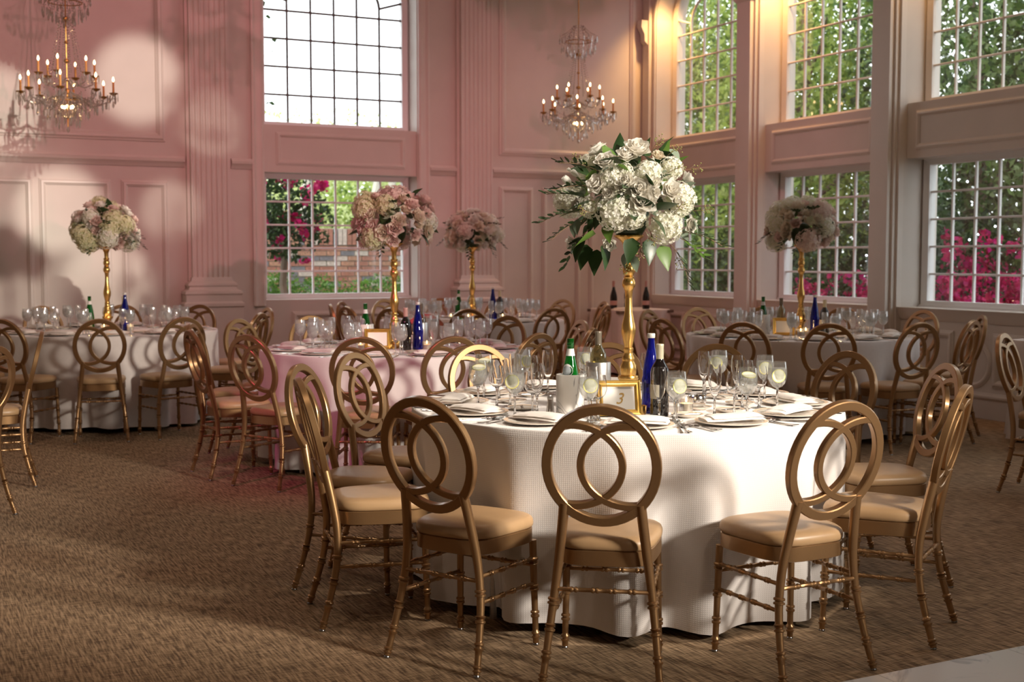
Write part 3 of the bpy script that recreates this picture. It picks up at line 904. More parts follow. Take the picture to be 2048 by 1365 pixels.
def chair_proto():
    parts = []
    oval = [(OW * math.cos(2 * PI * i / 48), OH * math.sin(2 * PI * i / 48)) for i in range(48)]
    parts.append(('back_ring', MB().strip(oval, rrect(0.032, 0.026, 0.003), True, BACKM).mesh('back_ring', gold_chair, 35), None, []))
    cx, ea, eb = 0.090, 0.157, 0.139
    for s in (-1, 1):
        pts = []
        for i in range(-60, 61):
            t = PI + i * PI / 60 * 0.75
            x = s * (cx + ea * math.cos(t)); z = eb * math.sin(t)
            if (x / OW) ** 2 + (z / OH) ** 2 < 0.985: pts.append((x, z))
        pts = pts[::3] + ([pts[-1]] if (len(pts) - 1) % 3 else [])
        parts.append(('back_arc', MB().strip(pts, rrect(0.024, 0.024 if s > 0 else 0.0235, 0.003), False, BACKM).mesh('back_arc', gold_chair, 35), None, []))
    def outline(sx, z, n=40):
        o = []
        for i in range(n):
            t = 2 * PI * i / n
            c, s = math.cos(t), math.sin(t)
            px = math.copysign(abs(c) ** 0.5, c); py = math.copysign(abs(s) ** 0.5, s)
            y = 0.178 * py
            x = (0.172 + 0.018 * py) * px
            if py > 0: y += 0.010 * (1 - px * px)
            o.append((x * sx, y * sx, z))
        return o
    def stack(levels, close=True):
        v = []; f = []; n = 40
        for s, z in levels: v += outline(s, z)
        for k in range(len(levels) - 1):
            for i in range(n):
                j = (i + 1) % n
                f.append((k * n + i, k * n + j, (k + 1) * n + j, (k + 1) * n + i))
        f.append(tuple(range(n))[::-1]); f.append(tuple(range((len(levels) - 1) * n, len(levels) * n)))
        return MB().add(v, f)
    parts.append(('seat_frame', stack([(0.95, 0.380), (0.985, 0.383), (0.985, 0.430), (0.96, 0.434)]).mesh('seat_frame', gold_chair, 40), None, []))
    cush = stack([(0.97, 0.434), (0.995, 0.438), (1.005, 0.448), (1.0, 0.458), (0.975, 0.468), (0.92, 0.475), (0.78, 0.480), (0.5, 0.4835), (0.2, 0.4845)]).mesh('seat_cushion', vinyl, 60)
    parts.append(('seat_cushion', cush, None, []))
    glide = MB().lathe([(0, 0), (0.010, 0), (0.0115, 0.004), (0.009, 0.010), (0, 0.011)], 10).mesh('glide', glide_m)
    for s in (-1, 1):
        rl = ringed((s * 0.122, -0.2225, 0.600), (s * 0.190, -0.245, 0.008), lambda t: 0.0178 - 0.0062 * t, [0.56, 0.70, 0.84, 0.955], 10,
                    [(s * 0.136, -0.196, 0.475), (s * 0.150, -0.180, 0.36), (s * 0.165, -0.186, 0.24), (s * 0.178, -0.212, 0.12)], 26)
        parts.append(('leg', rl.mesh('leg', gold_chair, 50), None, [('glide', glide, T3(s * 0.190, -0.245, 0))]))
    for s in (-1, 1):
        flg = ringed((s * 0.158, 0.150, 0.382), (s * 0.166, 0.160, 0.008), lambda t: 0.0138 - 0.0028 * t, [0.20, 0.46, 0.72, 0.92], 10)
        parts.append(('leg', flg.mesh('leg', gold_chair, 50), None, [('glide', glide, T3(s * 0.166, 0.160, 0))]))
    for s in (-1, 1):
        for z in (0.315, 0.225):
            m = ringed((s * 0.160, -0.186, z + 0.005), (s * 0.161, 0.155, z), 0.0072, [0.2, 0.4, 0.6, 0.8], 7, None, 4)
            parts.append(('stretcher', m.mesh('stretcher', gold_chair, 50), None, []))
    parts.append(('stretcher', ringed((-0.158, -0.185, 0.305), (0.158, -0.185, 0.305), 0.0072, [0.2, 0.42, 0.6, 0.8], 7, None, 4).mesh('stretcher', gold_chair, 50), None, []))
    parts.append(('stretcher', ringed((-0.16, 0.154, 0.29), (0.16, 0.154, 0.29), 0.0072, [0.2, 0.42, 0.6, 0.8], 7, None, 4).mesh('stretcher', gold_chair, 50), None, []))
    return parts
CHAIR = chair_proto()
def chair(cx, cy, ang, ring, label, group, twist=0.0):
    """stand a chair on the ring round (cx, cy) at the given compass angle, facing the centre"""
    a = math.radians(ang)
    x, y = cx + ring * math.cos(a), cy + ring * math.sin(a)
    return place(CHAIR, 'banquet_chair', (x, y, 0), a + PI / 2 + math.radians(twist), label, 'chair', group)

# ================================================================ TABLES AND CLOTHS
TZ = 0.760
def cloth_mesh(name, r, mat, seed, hem=0.035, seg=168, square=0.0, flare=0.0):
    g = random.Random(seed)
    ph = [g.uniform(0, 2 * PI) for _ in range(6)]
    nf = g.choice((13, 14, 15))
    def wave(t):
        w = math.cos(nf * t + 1.3 * math.sin(2 * t + ph[0]) + ph[1])
        w2 = math.cos((nf * 2 - 3) * t + ph[2])
        return 0.72 * w + 0.22 * w2 + 0.2 * math.cos(5 * t + ph[3])
    def rad(t):
        if not square: return r
        c, s = abs(math.cos(t)), abs(math.sin(t))
        return r / ((c ** 6 + s ** 6) ** (1 / 6))
    v = []; uv = []; rows = []
    tops = [0.0, 0.35, 0.7, 0.93, 0.985, 1.0]
    drops = [0.004, 0.012, 0.03, 0.07, 0.12, 0.18, 0.25, 0.33, 0.42, 0.52, 0.62, 0.72]
    for k in tops:
        if k == 0.0:
            rows.append([len(v)]); v.append((0, 0, TZ + 0.003)); uv.append((0, 0)); continue
        ids = []
        for i in range(seg):
            t = 2 * PI * i / seg
            ids.append(len(v)); x, y = rad(t) * k * math.cos(t), rad(t) * k * math.sin(t)
            v.append((x, y, TZ + 0.003)); uv.append((x, y))
        rows.append(ids)
    for d in drops:
        ids = []
        f = d / 0.72
        for i in range(seg):
            t = 2 * PI * i / seg
            w = wave(t)
            amp = 0.075 * min(1, f * 1.1) ** 0.9
            rr = rad(t) + 0.006 * min(1, d / 0.02) + amp * (w - 0.70) + flare * f
            z = TZ + 0.003 - d * (TZ - hem + 0.012 * math.cos(3 * t + ph[4])) / 0.72
            ids.append(len(v)); v.append((rr * math.cos(t), rr * math.sin(t), z)); uv.append((t * r, 2 + d))
        rows.append(ids)
    fcs = []
    for A, B in zip(rows, rows[1:]):
        for i in range(seg):
            j = (i + 1) % seg
            if len(A) == 1: fcs.append((A[0], B[i], B[j]))
            else: fcs.append((A[i], B[i], B[j], A[j]))
    me = bpy.data.meshes.new(name)
    me.from_pydata(v, [], fcs)
    me.materials.append(mat)
    l = me.uv_layers.new(name='UVMap')
    co = []
    for p in me.polygons:
        us = [uv[vi] for vi in p.vertices]
        if max(u[0] for u in us) - min(u[0] for u in us) > r * 3 and us[0][1] > 1.5:
            us = [(u[0] + 2 * PI * r if u[0] < r else u[0], u[1]) for u in us]
        for u in us: co += [u[0], u[1]]
    l.data.foreach_set('uv', co)
    me.polygons.foreach_set('use_smooth', [True] * len(me.polygons))
    return me
leg_me = MB().tube([(0, 0, 0), (0, 0, 0.725)], 0.016, 8).mesh('leg', pewter)
def table(x, y, key, clabel, tlabel, seed, r=0.90, waffle=True, square=0.0, rz=0.0, flare=0.0, legs=0.55, name='round_table'):
    t = empty(name, (x, y, 0), rz, tlabel, 'table', 'banquet tables' if not square else 'service tables')
    if square:
        link('tabletop', MB().box(-r + .01, r - .01, -r + .01, r - .01, 0.725, 0.757).mesh('tabletop', bark, 0), t)
    else:
        link('tabletop', MB().lathe([(0, 0.725), (r - 0.012, 0.725), (r - 0.008, 0.735), (r - 0.008, 0.752), (r - 0.014, 0.757), (0, 0.757)], 48).mesh('tabletop', bark), t)
    for sx in (-1, 1):
        for sy in (-1, 1):
            link('leg', leg_me, t, loc=(sx * legs, sy * legs, 0))
    c = link('tablecloth', cloth_mesh('tablecloth', r, cloth_m if waffle else cloth_plain, seed, square=square, flare=flare), None, loc=(x, y, 0), rot=(0, 0, rz))
    tag(c, clabel, 'tablecloth', 'white tablecloths')
    return t
# key: centre, wording that singles the table out, chairs (compass angle)
TABLES = {
    'M': (0.48, 5.27, 'white-bouquet table', [-124, -98, -66, -36, 3, 33, 64, 89, 118, 151, 181, 205]),
    'B': (-0.80, 8.50, 'blush-bouquet table', [-150, -123, -93, -71, -47, -20, 22, 56, 86, 124, 151, 178]),
    'A': (-3.40, 10.50, 'panelled-wall table', [-105, -75, -49, -14, 28, 71, 103, 132, 160, 190, 222]),
    'C': (-0.39, 12.30, 'far pilaster table', [-120, -89, -56, -22, 17, 47, 78, 107, 135, 164, 194, 216]),
    'D': (2.30, 9.95, 'azalea-window table', [-149, -120, -94, -67, -43, -8, 30, 62, 90, 118, 145, 178]),
}
table(0.48, 5.27, 'M', 'white waffle-weave cloth on the round table under the all-white bouquet', 'round banquet table hidden under the white waffle-weave cloth', 11)
table(-0.80, 8.50, 'B', 'pink-lit white cloth on the round table under the blush bouquet', 'round banquet table under the pink-lit cloth', 12)
table(-3.40, 10.50, 'A', 'white cloth trailing from the round table by the panelled wall', 'round banquet table by the panelled wall', 13, waffle=False)
table(-0.39, 12.30, 'C', 'white cloth on the far round table before the fluted pilaster', 'round banquet table before the far fluted pilaster', 14, waffle=False)
table(2.30, 9.95, 'D', 'shaded white cloth on the round table by the azalea window', 'round banquet table by the azalea window', 15, waffle=False)
sv1 = room(0.50, 0.46); sv2 = room(0.50, 6.72)
table(sv1.x, sv1.y, 'F', 'cloth on the small service table in the room corner', 'small square service table standing in the room corner', 16, r=0.38, waffle=False, square=1, rz=TH, legs=0.28, name='service_table', flare=0.03)
table(sv2.x, sv2.y, 'E', 'long cloth on the small service table against the window wall', 'small square service table against the window wall', 17, r=0.38, waffle=False, square=1, rz=TH, legs=0.28, name='service_table', flare=0.05)
G0 = (-4.0, 6.9); H0 = (4.02, 6.58)
table(*G0, 'G', 'bare cloth on the round table near the panelled-wall table', 'round banquet table under the bare cloth near the panelled-wall table', 18, waffle=False)
table(*H0, 'H', 'bare cloth on the round table before the window service table', 'round banquet table under the bare cloth before the window service table', 19, waffle=False)
for key, (x, y, desc, angs) in TABLES.items():
    pass
RING = 1.095
CHAIRWORD = {'M': 'lit gold', 'B': 'pink-tinged gold', 'A': 'warm gold', 'C': 'gold', 'D': 'shaded bronze-gold'}

# ================================================================ TABLEWARE PROTOTYPES
def lm(prof, mat, seg=20, smooth=50, name='part'):
    return MB().lathe(prof, seg).mesh(name, mat, smooth)
# goblet: bowl, stem, foot, water, lemon slice
bowl_p = [(0.004, 0.088), (0.018, 0.093), (0.031, 0.108), (0.0385, 0.130), (0.0395, 0.150), (0.0375, 0.172), (0.0345, 0.196)]
water_p = [(0, 0.0915), (0.015, 0.0955), (0.0285, 0.109), (0.0365, 0.130), (0.0375, 0.150), (0.0362, 0.168), (0.0358, 0.1705), (0, 0.1705)]
stem_p = [(0, 0.0035), (0.010, 0.004), (0.0055, 0.012), (0.0042, 0.04), (0.0042, 0.075), (0.006, 0.085), (0.009, 0.0895), (0, 0.0905)]
foot_p = [(0, 0.0), (0.033, 0.0), (0.0345, 0.0015), (0.030, 0.0028), (0.010, 0.0048), (0, 0.005)]
clear_glass = pbr('clear_glass', (0.99, 0.99, 0.99), 0.0, 0.0, Transmission_Weight=1.0, IOR=1.45)
def thick(p, t=0.0011):
    return p + [(r - t, z) for r, z in p[::-1][:-1]] + [(0, p[0][1] + 0.002)]
g_bowl = lm(bowl_p, glass_m, 28, 180, 'bowl'); g_stem = lm(stem_p, stem_glass, 10, 50, 'stem'); g_foot = lm(foot_p, glass_m, 20, 50, 'foot')
g_water = lm(water_p, clear_water, 28, 50, 'water')
lem = MB().lathe([(0, -0.0018), (0.0245, -0.0018), (0.0245, 0.0018), (0, 0.0018)], 22).mesh('lemon_slice', lemon_in, 30)
lem_r = MB().lathe([(0.0242, -0.0022), (0.0275, -0.002), (0.0275, 0.002), (0.0242, 0.0022)], 22).mesh('rind', lemon_m, 30)
LEM_POS = [T3(-0.004, -0.030, 0.140) @ RX(1.45), T3(0.012, -0.024, 0.142) @ RZ(0.5) @ RX(1.4), T3(0.004, -0.006, 0.168) @ RX(0.35)]
def goblet(lem_i):
    p = [('bowl', g_bowl, None, []), ('stem', g_stem, None, []), ('foot', g_foot, None, []), ('water', g_water, None, [])]
    if lem_i is not None: p.append(('lemon_slice', lem, LEM_POS[lem_i], [('rind', lem_r, None)]))
    return p
wine_p = [(0.004, 0.084), (0.016, 0.089), (0.027, 0.101), (0.0325, 0.118), (0.0325, 0.134), (0.0295, 0.155), (0.026, 0.174)]
w_bowl = lm([(0, 0.084)] + thick(wine_p), clear_glass, 26, 60, 'bowl')
w_stem = lm([(r, z * 0.955) for r, z in stem_p], stem_glass, 10, 50, 'stem')
WINE = [('bowl', w_bowl, None, []), ('stem', w_stem, None, []), ('foot', g_foot, None, [])]
flute_p = [(0.004, 0.070), (0.012, 0.078), (0.020, 0.100), (0.0255, 0.130), (0.0270, 0.155), (0.0255, 0.182), (0.0235, 0.200)]
f_bowl = lm([(0, 0.070)] + thick(flute_p), clear_glass, 26, 60, 'bowl')
f_stem = lm([(r, z * 0.79) for r, z in stem_p], stem_glass, 10, 50, 'stem')
FLUTE = [('bowl', f_bowl, None, []), ('stem', f_stem, None, []), ('foot', g_foot, None, [])]
# far-table versions: one clear mesh each (their parts are too small to see)
def far_glass(bowl):
    return MB().lathe([(0.033, 0.0), (0.034, 0.002), (0.010, 0.005), (0.0045, 0.012), (0.0045, bowl[0][1] - 0.006)] + bowl, 14).mesh('glass', far_glass_m, 180)
far_goblet = far_glass(bowl_p); far_wine = far_glass([(0.004, 0.084), (0.016, 0.089), (0.027, 0.101), (0.0325, 0.118), (0.0325, 0.134), (0.0295, 0.155), (0.026, 0.174)])
far_flute = far_glass([(0.004, 0.070), (0.012, 0.078), (0.020, 0.100), (0.0255, 0.130), (0.0270, 0.155), (0.0255, 0.182), (0.0235, 0.200)])
far_water = lm(water_p, water_m, 14, 50, 'water')
plate_me = lm([(0, 0.003), (0.06, 0.003), (0.066, 0.0), (0.074, 0.0), (0.082, 0.003), (0.114, 0.0075), (0.136, 0.0105), (0.1382, 0.0125), (0.136, 0.0140), (0.114, 0.0115), (0.09, 0.008), (0.083, 0.0065), (0, 0.0065)], china, 44, 60, 'plate')
rim_me = lm([(0.122, 0.0128), (0.1365, 0.0142), (0.1365, 0.0146), (0.122, 0.0132)], china_rim, 44, 60, 'gold_rim')
PLATE = [('dish', plate_me, None, []), ('gold_rim', rim_me, None, [])]
bread_me = lm([(0, 0.003), (0.029, 0.003), (0.032, 0.0), (0.037, 0.0), (0.042, 0.004), (0.061, 0.011), (0.0622, 0.013), (0.061, 0.0135), (0.042, 0.007), (0, 0.006)], china, 32, 60, 'dish')
bread_rim = lm([(0.054, 0.0115), (0.0620, 0.0137), (0.0620, 0.0141), (0.054, 0.0119)], china_rim, 32, 60, 'gold_rim')
BREAD = [('dish', bread_me, None, []), ('gold_rim', bread_rim, None, [])]
def napkin(seed):
    """long folded napkin: two loose layers lying across the plate"""
    g = random.Random(seed)
    mb = MB()
    nx, ny = 14, 6
    ph = g.uniform(0, 6)
    for lay, (L, W, z0, th, off, rz) in enumerate(((0.232, 0.104, 0.0165, 0.014, 0.0, 0.0), (0.205, 0.096, 0.0255, 0.0125, 0.010, g.uniform(-.06, .06)))):
        top = []; bot = []
        M = RZ(rz) @ T3(off, 0, 0)
        for i in range(nx + 1):
            for j in range(ny + 1):
                u, w = i / nx - .5, j / ny - .5
                edge = (1 - (2 * abs(w)) ** 4) * (1 - 0.6 * (2 * abs(u)) ** 6)
                z = z0 + 0.0022 * math.sin(5 * u + ph) + 0.0010 * math.sin(9 * w + 5 * u + ph)
                x = u * L + 0.003 * math.sin(5 * w + ph); y = w * W * (1 + 0.05 * math.sin(4 * u + ph))
                top.append((x, y, z + th * edge)); bot.append((x, y, z - 0.001))
        n1 = len(top); fs = []
        k = ny + 1
        for i in range(nx):
            for j in range(ny):
                a = i * k + j
                fs.append((a, a + k, a + k + 1, a + 1)); fs.append((n1 + a, n1 + a + 1, n1 + a + k + 1, n1 + a + k))
        ring = [i * k for i in range(nx + 1)] + [nx * k + j for j in range(1, k)] + [i * k + ny for i in range(nx - 1, -1, -1)] + [j for j in range(ny - 1, 0, -1)]
        for a, b in zip(ring, ring[1:] + ring[:1]): fs.append((a, b, n1 + b, n1 + a))
        mb.add(top + bot, fs, M)
    return mb.mesh('napkin', napkin_m, 60)
NAPKINS = [napkin(s) for s in range(5)]
def flat_shape(pts, th, curve=0.0):
    """blade-like extrusion of an outline (x across, y along) with thickness th; curve lifts along y"""
    n = len(pts)
    v = [(x, y, curve * y * y + 0.0) for x, y in pts] + [(x * 0.86, y, curve * y * y + th) for x, y in pts]
    f = [tuple(range(n))[::-1], tuple(range(n, 2 * n))] + [(i, (i + 1) % n, (i + 1) % n + n, i + n) for i in range(n)]
    return v, f
handle = [(0.0035, 0.0), (0.0032, 0.03), (0.0045, -0.035), (0.0075, -0.075), (0.007, -0.088), (0, -0.092)]
def cutlery(kind):
    mb = MB()
    H = [(0.003, 0.015), (0.0035, -0.02), (0.0055, -0.055), (0.0078, -0.082), (0.006, -0.094), (0, -0.097)]
    out = H + [(-x, y) for x, y in H[::-1][1:]]
    if kind == 'fork':
        mb.add(*flat_shape(out + [(-0.003, 0.03), (-0.011, 0.047), (-0.012, 0.058), (0.012, 0.058), (0.011, 0.047), (0.003, 0.03)], 0.0028, 0.6))
        for i in range(4):
            x = -0.0105 + 0.007 * i
            mb.tube([(x, 0.056, 0.004), (x, 0.075, 0.0062), (x * 0.95, 0.096, 0.0060)], [0.0017, 0.0016, 0.0007], 5)
    elif kind == 'knife':
        mb.add(*flat_shape(out + [(-0.004, 0.03), (-0.0085, 0.04), (-0.009, 0.10), (-0.004, 0.125), (0.003, 0.128), (0.004, 0.03)], 0.0026))
    elif kind == 'butter':
        H2 = [(x * 0.9, y * 0.7) for x, y in out]
        mb.add(*flat_shape(H2 + [(-0.004, 0.02), (-0.0085, 0.03), (-0.008, 0.065), (0.002, 0.072), (0.003, 0.02)], 0.0024))
    else:
        mb.add(*flat_shape(out + [(-0.003, 0.045), (0.003, 0.045)], 0.0028, 0.6))
        mb.lathe([(0, 0.0), (0.010, 0.0018), (0.0175, 0.0055), (0.019, 0.0085), (0.018, 0.0080), (0.010, 0.0042), (0, 0.0028)], 16, T3(0, 0.066, 0.0005) @ SC(0.95, 1.35, 1))
    return mb.mesh(kind, steel, 40)
CUT = {k: cutlery(k) for k in ('fork', 'knife', 'butter', 'spoon')}

BOT = {}
def bottle_proto(kind):
    if kind in BOT: return BOT[kind]
    if kind == 'green':
        pr = [(0, 0.004), (0.030, 0.0), (0.0365, 0.006), (0.037, 0.02), (0.037, 0.105), (0.036, 0.125), (0.031, 0.160), (0.024, 0.195), (0.0165, 0.228), (0.0135, 0.245), (0.0130, 0.262), (0.0145, 0.264), (0.0145, 0.27), (0.0128, 0.272), (0.0128, 0.288), (0, 0.290)]
        p = [('glass_body', lm(pr, bottle_green, 28, 50), None, []),
             ('cap', lm([(0, 0.291), (0.0138, 0.290), (0.0142, 0.275), (0.0130, 0.272)], bottle_green, 20, 40), None, []),
             ('neck_label', lm([(0.0182, 0.222), (0.0140, 0.2445), (0.0139, 0.2500), (0.0141, 0.2502), (0.0143, 0.2445), (0.0186, 0.222)], label_w, 24, 50), None, [])]
        mb = MB(); mb2 = MB(); n = 16; v = []; v2 = []
        for i in range(n):
            t = 2 * PI * i / n
            for lst, k, o in ((v, 1.0, 0.0006), (v2, 0.72, 0.0010)):
                u = 0.85 * k * math.cos(t); z = 0.165 + 0.026 * k * math.sin(t)
                rr = np.interp(z, [0.125, 0.160, 0.195], [0.036, 0.031, 0.024]) + o
                lst.append((rr * math.sin(u), -rr * math.cos(u), z))
        c = (0, -0.0315, 0.165); mb.add(v + [c], [(i, (i + 1) % n, n) for i in range(n)])
        c2 = (0, -0.0318, 0.165); mb2.add(v2 + [c2], [(i, (i + 1) % n, n) for i in range(n)])
        p.append(('label', mb.mesh('label', label_w, 180), RZ(-0.75), [('print', mb2.mesh('print', pbr('label_grey_print', (0.42, 0.47, 0.50), 0.6), 180), None)]))
    elif kind == 'blue':
        pr = [(0, 0.004), (0.030, 0.0), (0.037, 0.006), (0.038, 0.03), (0.0355, 0.06), (0.0345, 0.09), (0.037, 0.115), (0.0375, 0.135), (0.033, 0.15), (0.0335, 0.165), (0.030, 0.19), (0.023, 0.225), (0.0165, 0.258), (0.0140, 0.285), (0.0135, 0.300), (0, 0.300)]
        p = [('glass_body', lm(pr, bottle_blue, 28, 50), None, []), ('cap', lm([(0.0140, 0.300), (0.0155, 0.302), (0.0155, 0.316), (0.0145, 0.318), (0, 0.318)], foil_white, 20, 40), None, [])]
    elif kind in ('red', 'rose', 'white'):
        pr = [(0, 0.006), (0.030, 0.0), (0.0365, 0.004), (0.0372, 0.012), (0.0372, 0.180), (0.0355, 0.198), (0.028, 0.216), (0.0185, 0.230), (0.0150, 0.242), (0.0145, 0.255), (0.0142, 0.298), (0, 0.298)]
        mat, foil = {'red': (bottle_dark, foil_cream), 'rose': (bottle_dark, foil_rose), 'white': (bottle_clear, foil_grey)}[kind]
        lab = [(0.0374, 0.055), (0.0376, 0.056), (0.0376, 0.145), (0.0374, 0.146)]
        p = [('glass_body', lm(pr, mat, 28, 50), None, []),
             ('capsule', lm([(0.0148, 0.238), (0.0152, 0.240), (0.0150, 0.292), (0.0158, 0.294), (0.0158, 0.302), (0.0150, 0.304), (0, 0.304)], foil, 20, 40), None, [])]
        if kind != 'white':
            v = []; n = 14
            for z in (0.075, 0.135):
                for i in range(n + 1):
                    u = -1.0 + 2.0 * i / n; v.append((0.0377 * math.sin(u), -0.0377 * math.cos(u), z))
            fs = [(i, i + 1, i + n + 2, i + n + 1) for i in range(n)]
            p.append(('label', MB().add(v, fs).mesh('label', label_c if kind == 'red' else label_w, 180), RZ(-1.15), []))
    if kind in ('red', 'rose', 'white'):
        p = [(n_, m_, (mx_ or Matrix.Identity(4)) @ SC(0.98, 0.98, 0.93), s_) for n_, m_, mx_, s_ in p]
    BOT[kind] = p
    return p
def bottle(kind, x, y, z, label, group=None, rz=0.0):
    nm = {'green': 'water_bottle', 'blue': 'water_bottle', 'red': 'wine_bottle', 'rose': 'wine_bottle', 'white': 'wine_bottle'}[kind]
    return place(bottle_proto(kind), nm, (x, y, z), rz, label, 'bottle', group or 'bottles on the tables')
COOL = {}
def cooler(x, y, mat, label, group='wine coolers on the tables'):
    if mat.name not in COOL:
        COOL[mat.name] = (lm([(0, 0.0), (0.054, 0.0), (0.056, 0.003), (0.056, 0.158), (0.0545, 0.161), (0.0475, 0.161), (0.046, 0.158), (0.046, 0.012), (0, 0.012)], mat, 32, 40, 'wine_cooler'),)
    o = link('wine_cooler', COOL[mat.name][0], None, loc=(x, y, TZ + 0.003))
    return tag(o, label, 'wine cooler', group)
vot_cup = lm([(0, 0.0), (0.026, 0.0), (0.027, 0.004), (0.030, 0.060), (0.0285, 0.060), (0.0255, 0.006), (0, 0.006)], glass_m, 22, 40, 'glass_cup')
vot_wax = lm([(0, 0.0065), (0.0248, 0.0065), (0.0270, 0.040), (0.024, 0.0405), (0, 0.039)], wax, 22, 40, 'wax')
vot_flame = lm([(0, 0.043), (0.0032, 0.047), (0.0040, 0.052), (0.0025, 0.060), (0, 0.068)], flame_m, 10, 60, 'flame')
vot_wick = MB().tube([(0, 0, 0.039), (0, 0, 0.046)], 0.0007, 5).mesh('wick', twig_m)
VOTIVE = [('glass_cup', vot_cup, None, []), ('wax', vot_wax, None, [('wick', vot_wick, None), ('flame', vot_flame, None)])]
def votive(x, y, label, group='votive candles'):
    o = place(VOTIVE, 'votive_candle', (x, y, TZ + 0.003), 0, label, 'candle', group)
    d = bpy.data.lights.new('flame_light', 'POINT'); d.energy = 0.25; d.color = (1, 0.6, 0.28); d.shadow_soft_size = 0.006
    link('flame_light', d, o, loc=(0, 0, 0.075))
    return o

# ================================================================ PLACE SETTINGS AND CHAIRS ROUND EACH TABLE
# direction of the green bottle on each table, from which settings are counted clockwise
GREEN = {'M': (-0.25, -0.36), 'B': (-0.20, 0.02), 'A': (-0.13, -0.06), 'C': (-0.14, 0.10), 'D': (-0.30, 0.0)}
def cw_order(key):
    x, y, desc, angs = TABLES[key]
    gx, gy = GREEN[key]
    ga = math.degrees(math.atan2(gy, gx))
    near = min(angs, key=lambda a: abs((a - ga + 180) % 360 - 180))
    return {a: i for i, a in enumerate(sorted(angs, key=lambda a: (near - a) % 360))}
ZT = TZ + 0.0035
for key, (tx, ty, desc, angs) in TABLES.items():
    order = cw_order(key)
    step = 360.0 / len(angs)
    srt = sorted(angs)
    off = sum(a - i * step for i, a in enumerate(srt)) / len(angs)
    setang = {a: off + i * step for i, a in enumerate(srt)}
    for a in angs:
        o_ = ORD[order[a]]
        ar = math.radians(a)
        g = random.Random(hash((key, a)) % 9999 if False else int(a * 7 + ord(key)))
        chair(tx, ty, a, RING + (0.01 if key == 'M' else 0.0) + g.uniform(-.015, .015), '%s ring-back chair, %s clockwise from the green bottle, %s' % (CHAIRWORD[key], o_, desc),
              'gold ring-back chairs', {181: -16, 205: -9, -36: 6}.get(a, g.uniform(-4, 4)) if key == 'M' else g.uniform(-4, 4))
        # place setting frame: x to the guest's right, y towards the table centre
        ar = math.radians(setang[a])
        rad = 0.715
        M = T3(tx + rad * math.cos(ar), ty + rad * math.sin(ar), ZT) @ RZ(ar + PI / 2)
        where = '%s setting clockwise from the green bottle, %s' % (o_, desc)
        def P(x, y, z=0.0): return (M @ Vector((x, y, z)))
        place(PLATE, 'charger_plate', P(0, 0), g.uniform(0, 3), 'gold-rimmed cream plate, ' + where, 'plate', 'gold-rimmed plates')
        nk = link('napkin', NAPKINS[g.randrange(5)], None, loc=P(0, 0, 0.0025), rot=(0, 0, ar + PI / 2 + g.uniform(-.25, .25)))
        tag(nk, 'folded white napkin on plate, ' + where, 'napkin', 'folded napkins')
        rz = ar + PI / 2
        full = key == 'M'
        cut = [('fork', -0.152, -0.045), ('fork', -0.184, -0.055), ('knife', 0.150, -0.070), ('spoon', 0.172, -0.080)] if full else [('fork', -0.155, -0.045), ('knife', 0.152, -0.07)]
        for ci, (kind, cx_, cy_) in enumerate(cut):
            c = link('dinner_' + kind, CUT[kind], None, loc=P(cx_, cy_), rot=(0, 0, rz + g.uniform(-.05, .05)))
            what = {0: 'inner steel fork', 1: 'outer steel fork'}[ci] if (kind == 'fork' and full) else 'steel ' + kind
            tag(c, what + ', ' + where, kind, 'steel cutlery')
        if not (full and -130 < (setang[a] + 180) % 360 - 180 < -80):
            place(BREAD, 'bread_plate', P(-0.03, 0.235), 0, 'small bread plate, ' + where, 'plate', 'bread plates')
            if full:
                c = link('butter_knife', CUT['butter'], None, loc=P(-0.03, 0.235, 0.0105), rot=(0, 0, rz + 1.2 + g.uniform(-.3, .3)))
                tag(c, 'butter knife on bread plate, ' + where, 'knife', 'steel cutlery')
        gl = [('goblet', 0.155, 0.100), ('wine', 0.155, 0.178), ('flute', 0.100, 0.228)]
        for kind, gx, gy in gl:
            q = P(gx + g.uniform(-.002, .002), gy + g.uniform(-.002, .002))
            nm = {'goblet': 'water_goblet', 'wine': 'wine_glass', 'flute': 'champagne_flute'}[kind]
            if full:
                if kind == 'goblet':
                    li = g.choice((0, 0, 1, 2))
                    rzz = math.atan2(q.x, q.y) * -1 + g.uniform(-.4, .4)
                    place(goblet(li), nm, q, rzz, 'water goblet with lemon slice, ' + where, 'glass', 'water goblets')
                else:
                    place(WINE if kind == 'wine' else FLUTE, nm, q, 0, ('empty wine glass, ' if kind == 'wine' else 'empty champagne flute, ') + where, 'glass', 'empty stemware')
            else:
                me = {'goblet': far_goblet, 'wine': far_wine, 'flute': far_flute}[kind]
                o = link(nm, me, None, loc=q)
                tag(o, {'goblet': 'filled water goblet, ', 'wine': 'empty wine glass, ', 'flute': 'empty champagne flute, '}[kind] + where, 'glass', 'water goblets' if kind == 'goblet' else 'empty stemware')
                if kind == 'goblet': link('water', far_water, o)
# chairs of the two tables at the picture edges
chair(G0[0] - 0.05, G0[1], 36, RING, 'gold ring-back chair at the bare-cloth table, nearest the panelled-wall table', 'gold ring-back chairs', -16)
chair(*G0, -19, RING, 'gold ring-back chair at the bare-cloth table, next after the one nearest the panelled-wall table', 'gold ring-back chairs')
chair(*H0, 141, RING, 'dark gold ring-back chair standing nearest the window service table', 'gold ring-back chairs')
chair(*H0, 196, RING, 'dark gold ring-back chair next to the one nearest the window service table', 'gold ring-back chairs')

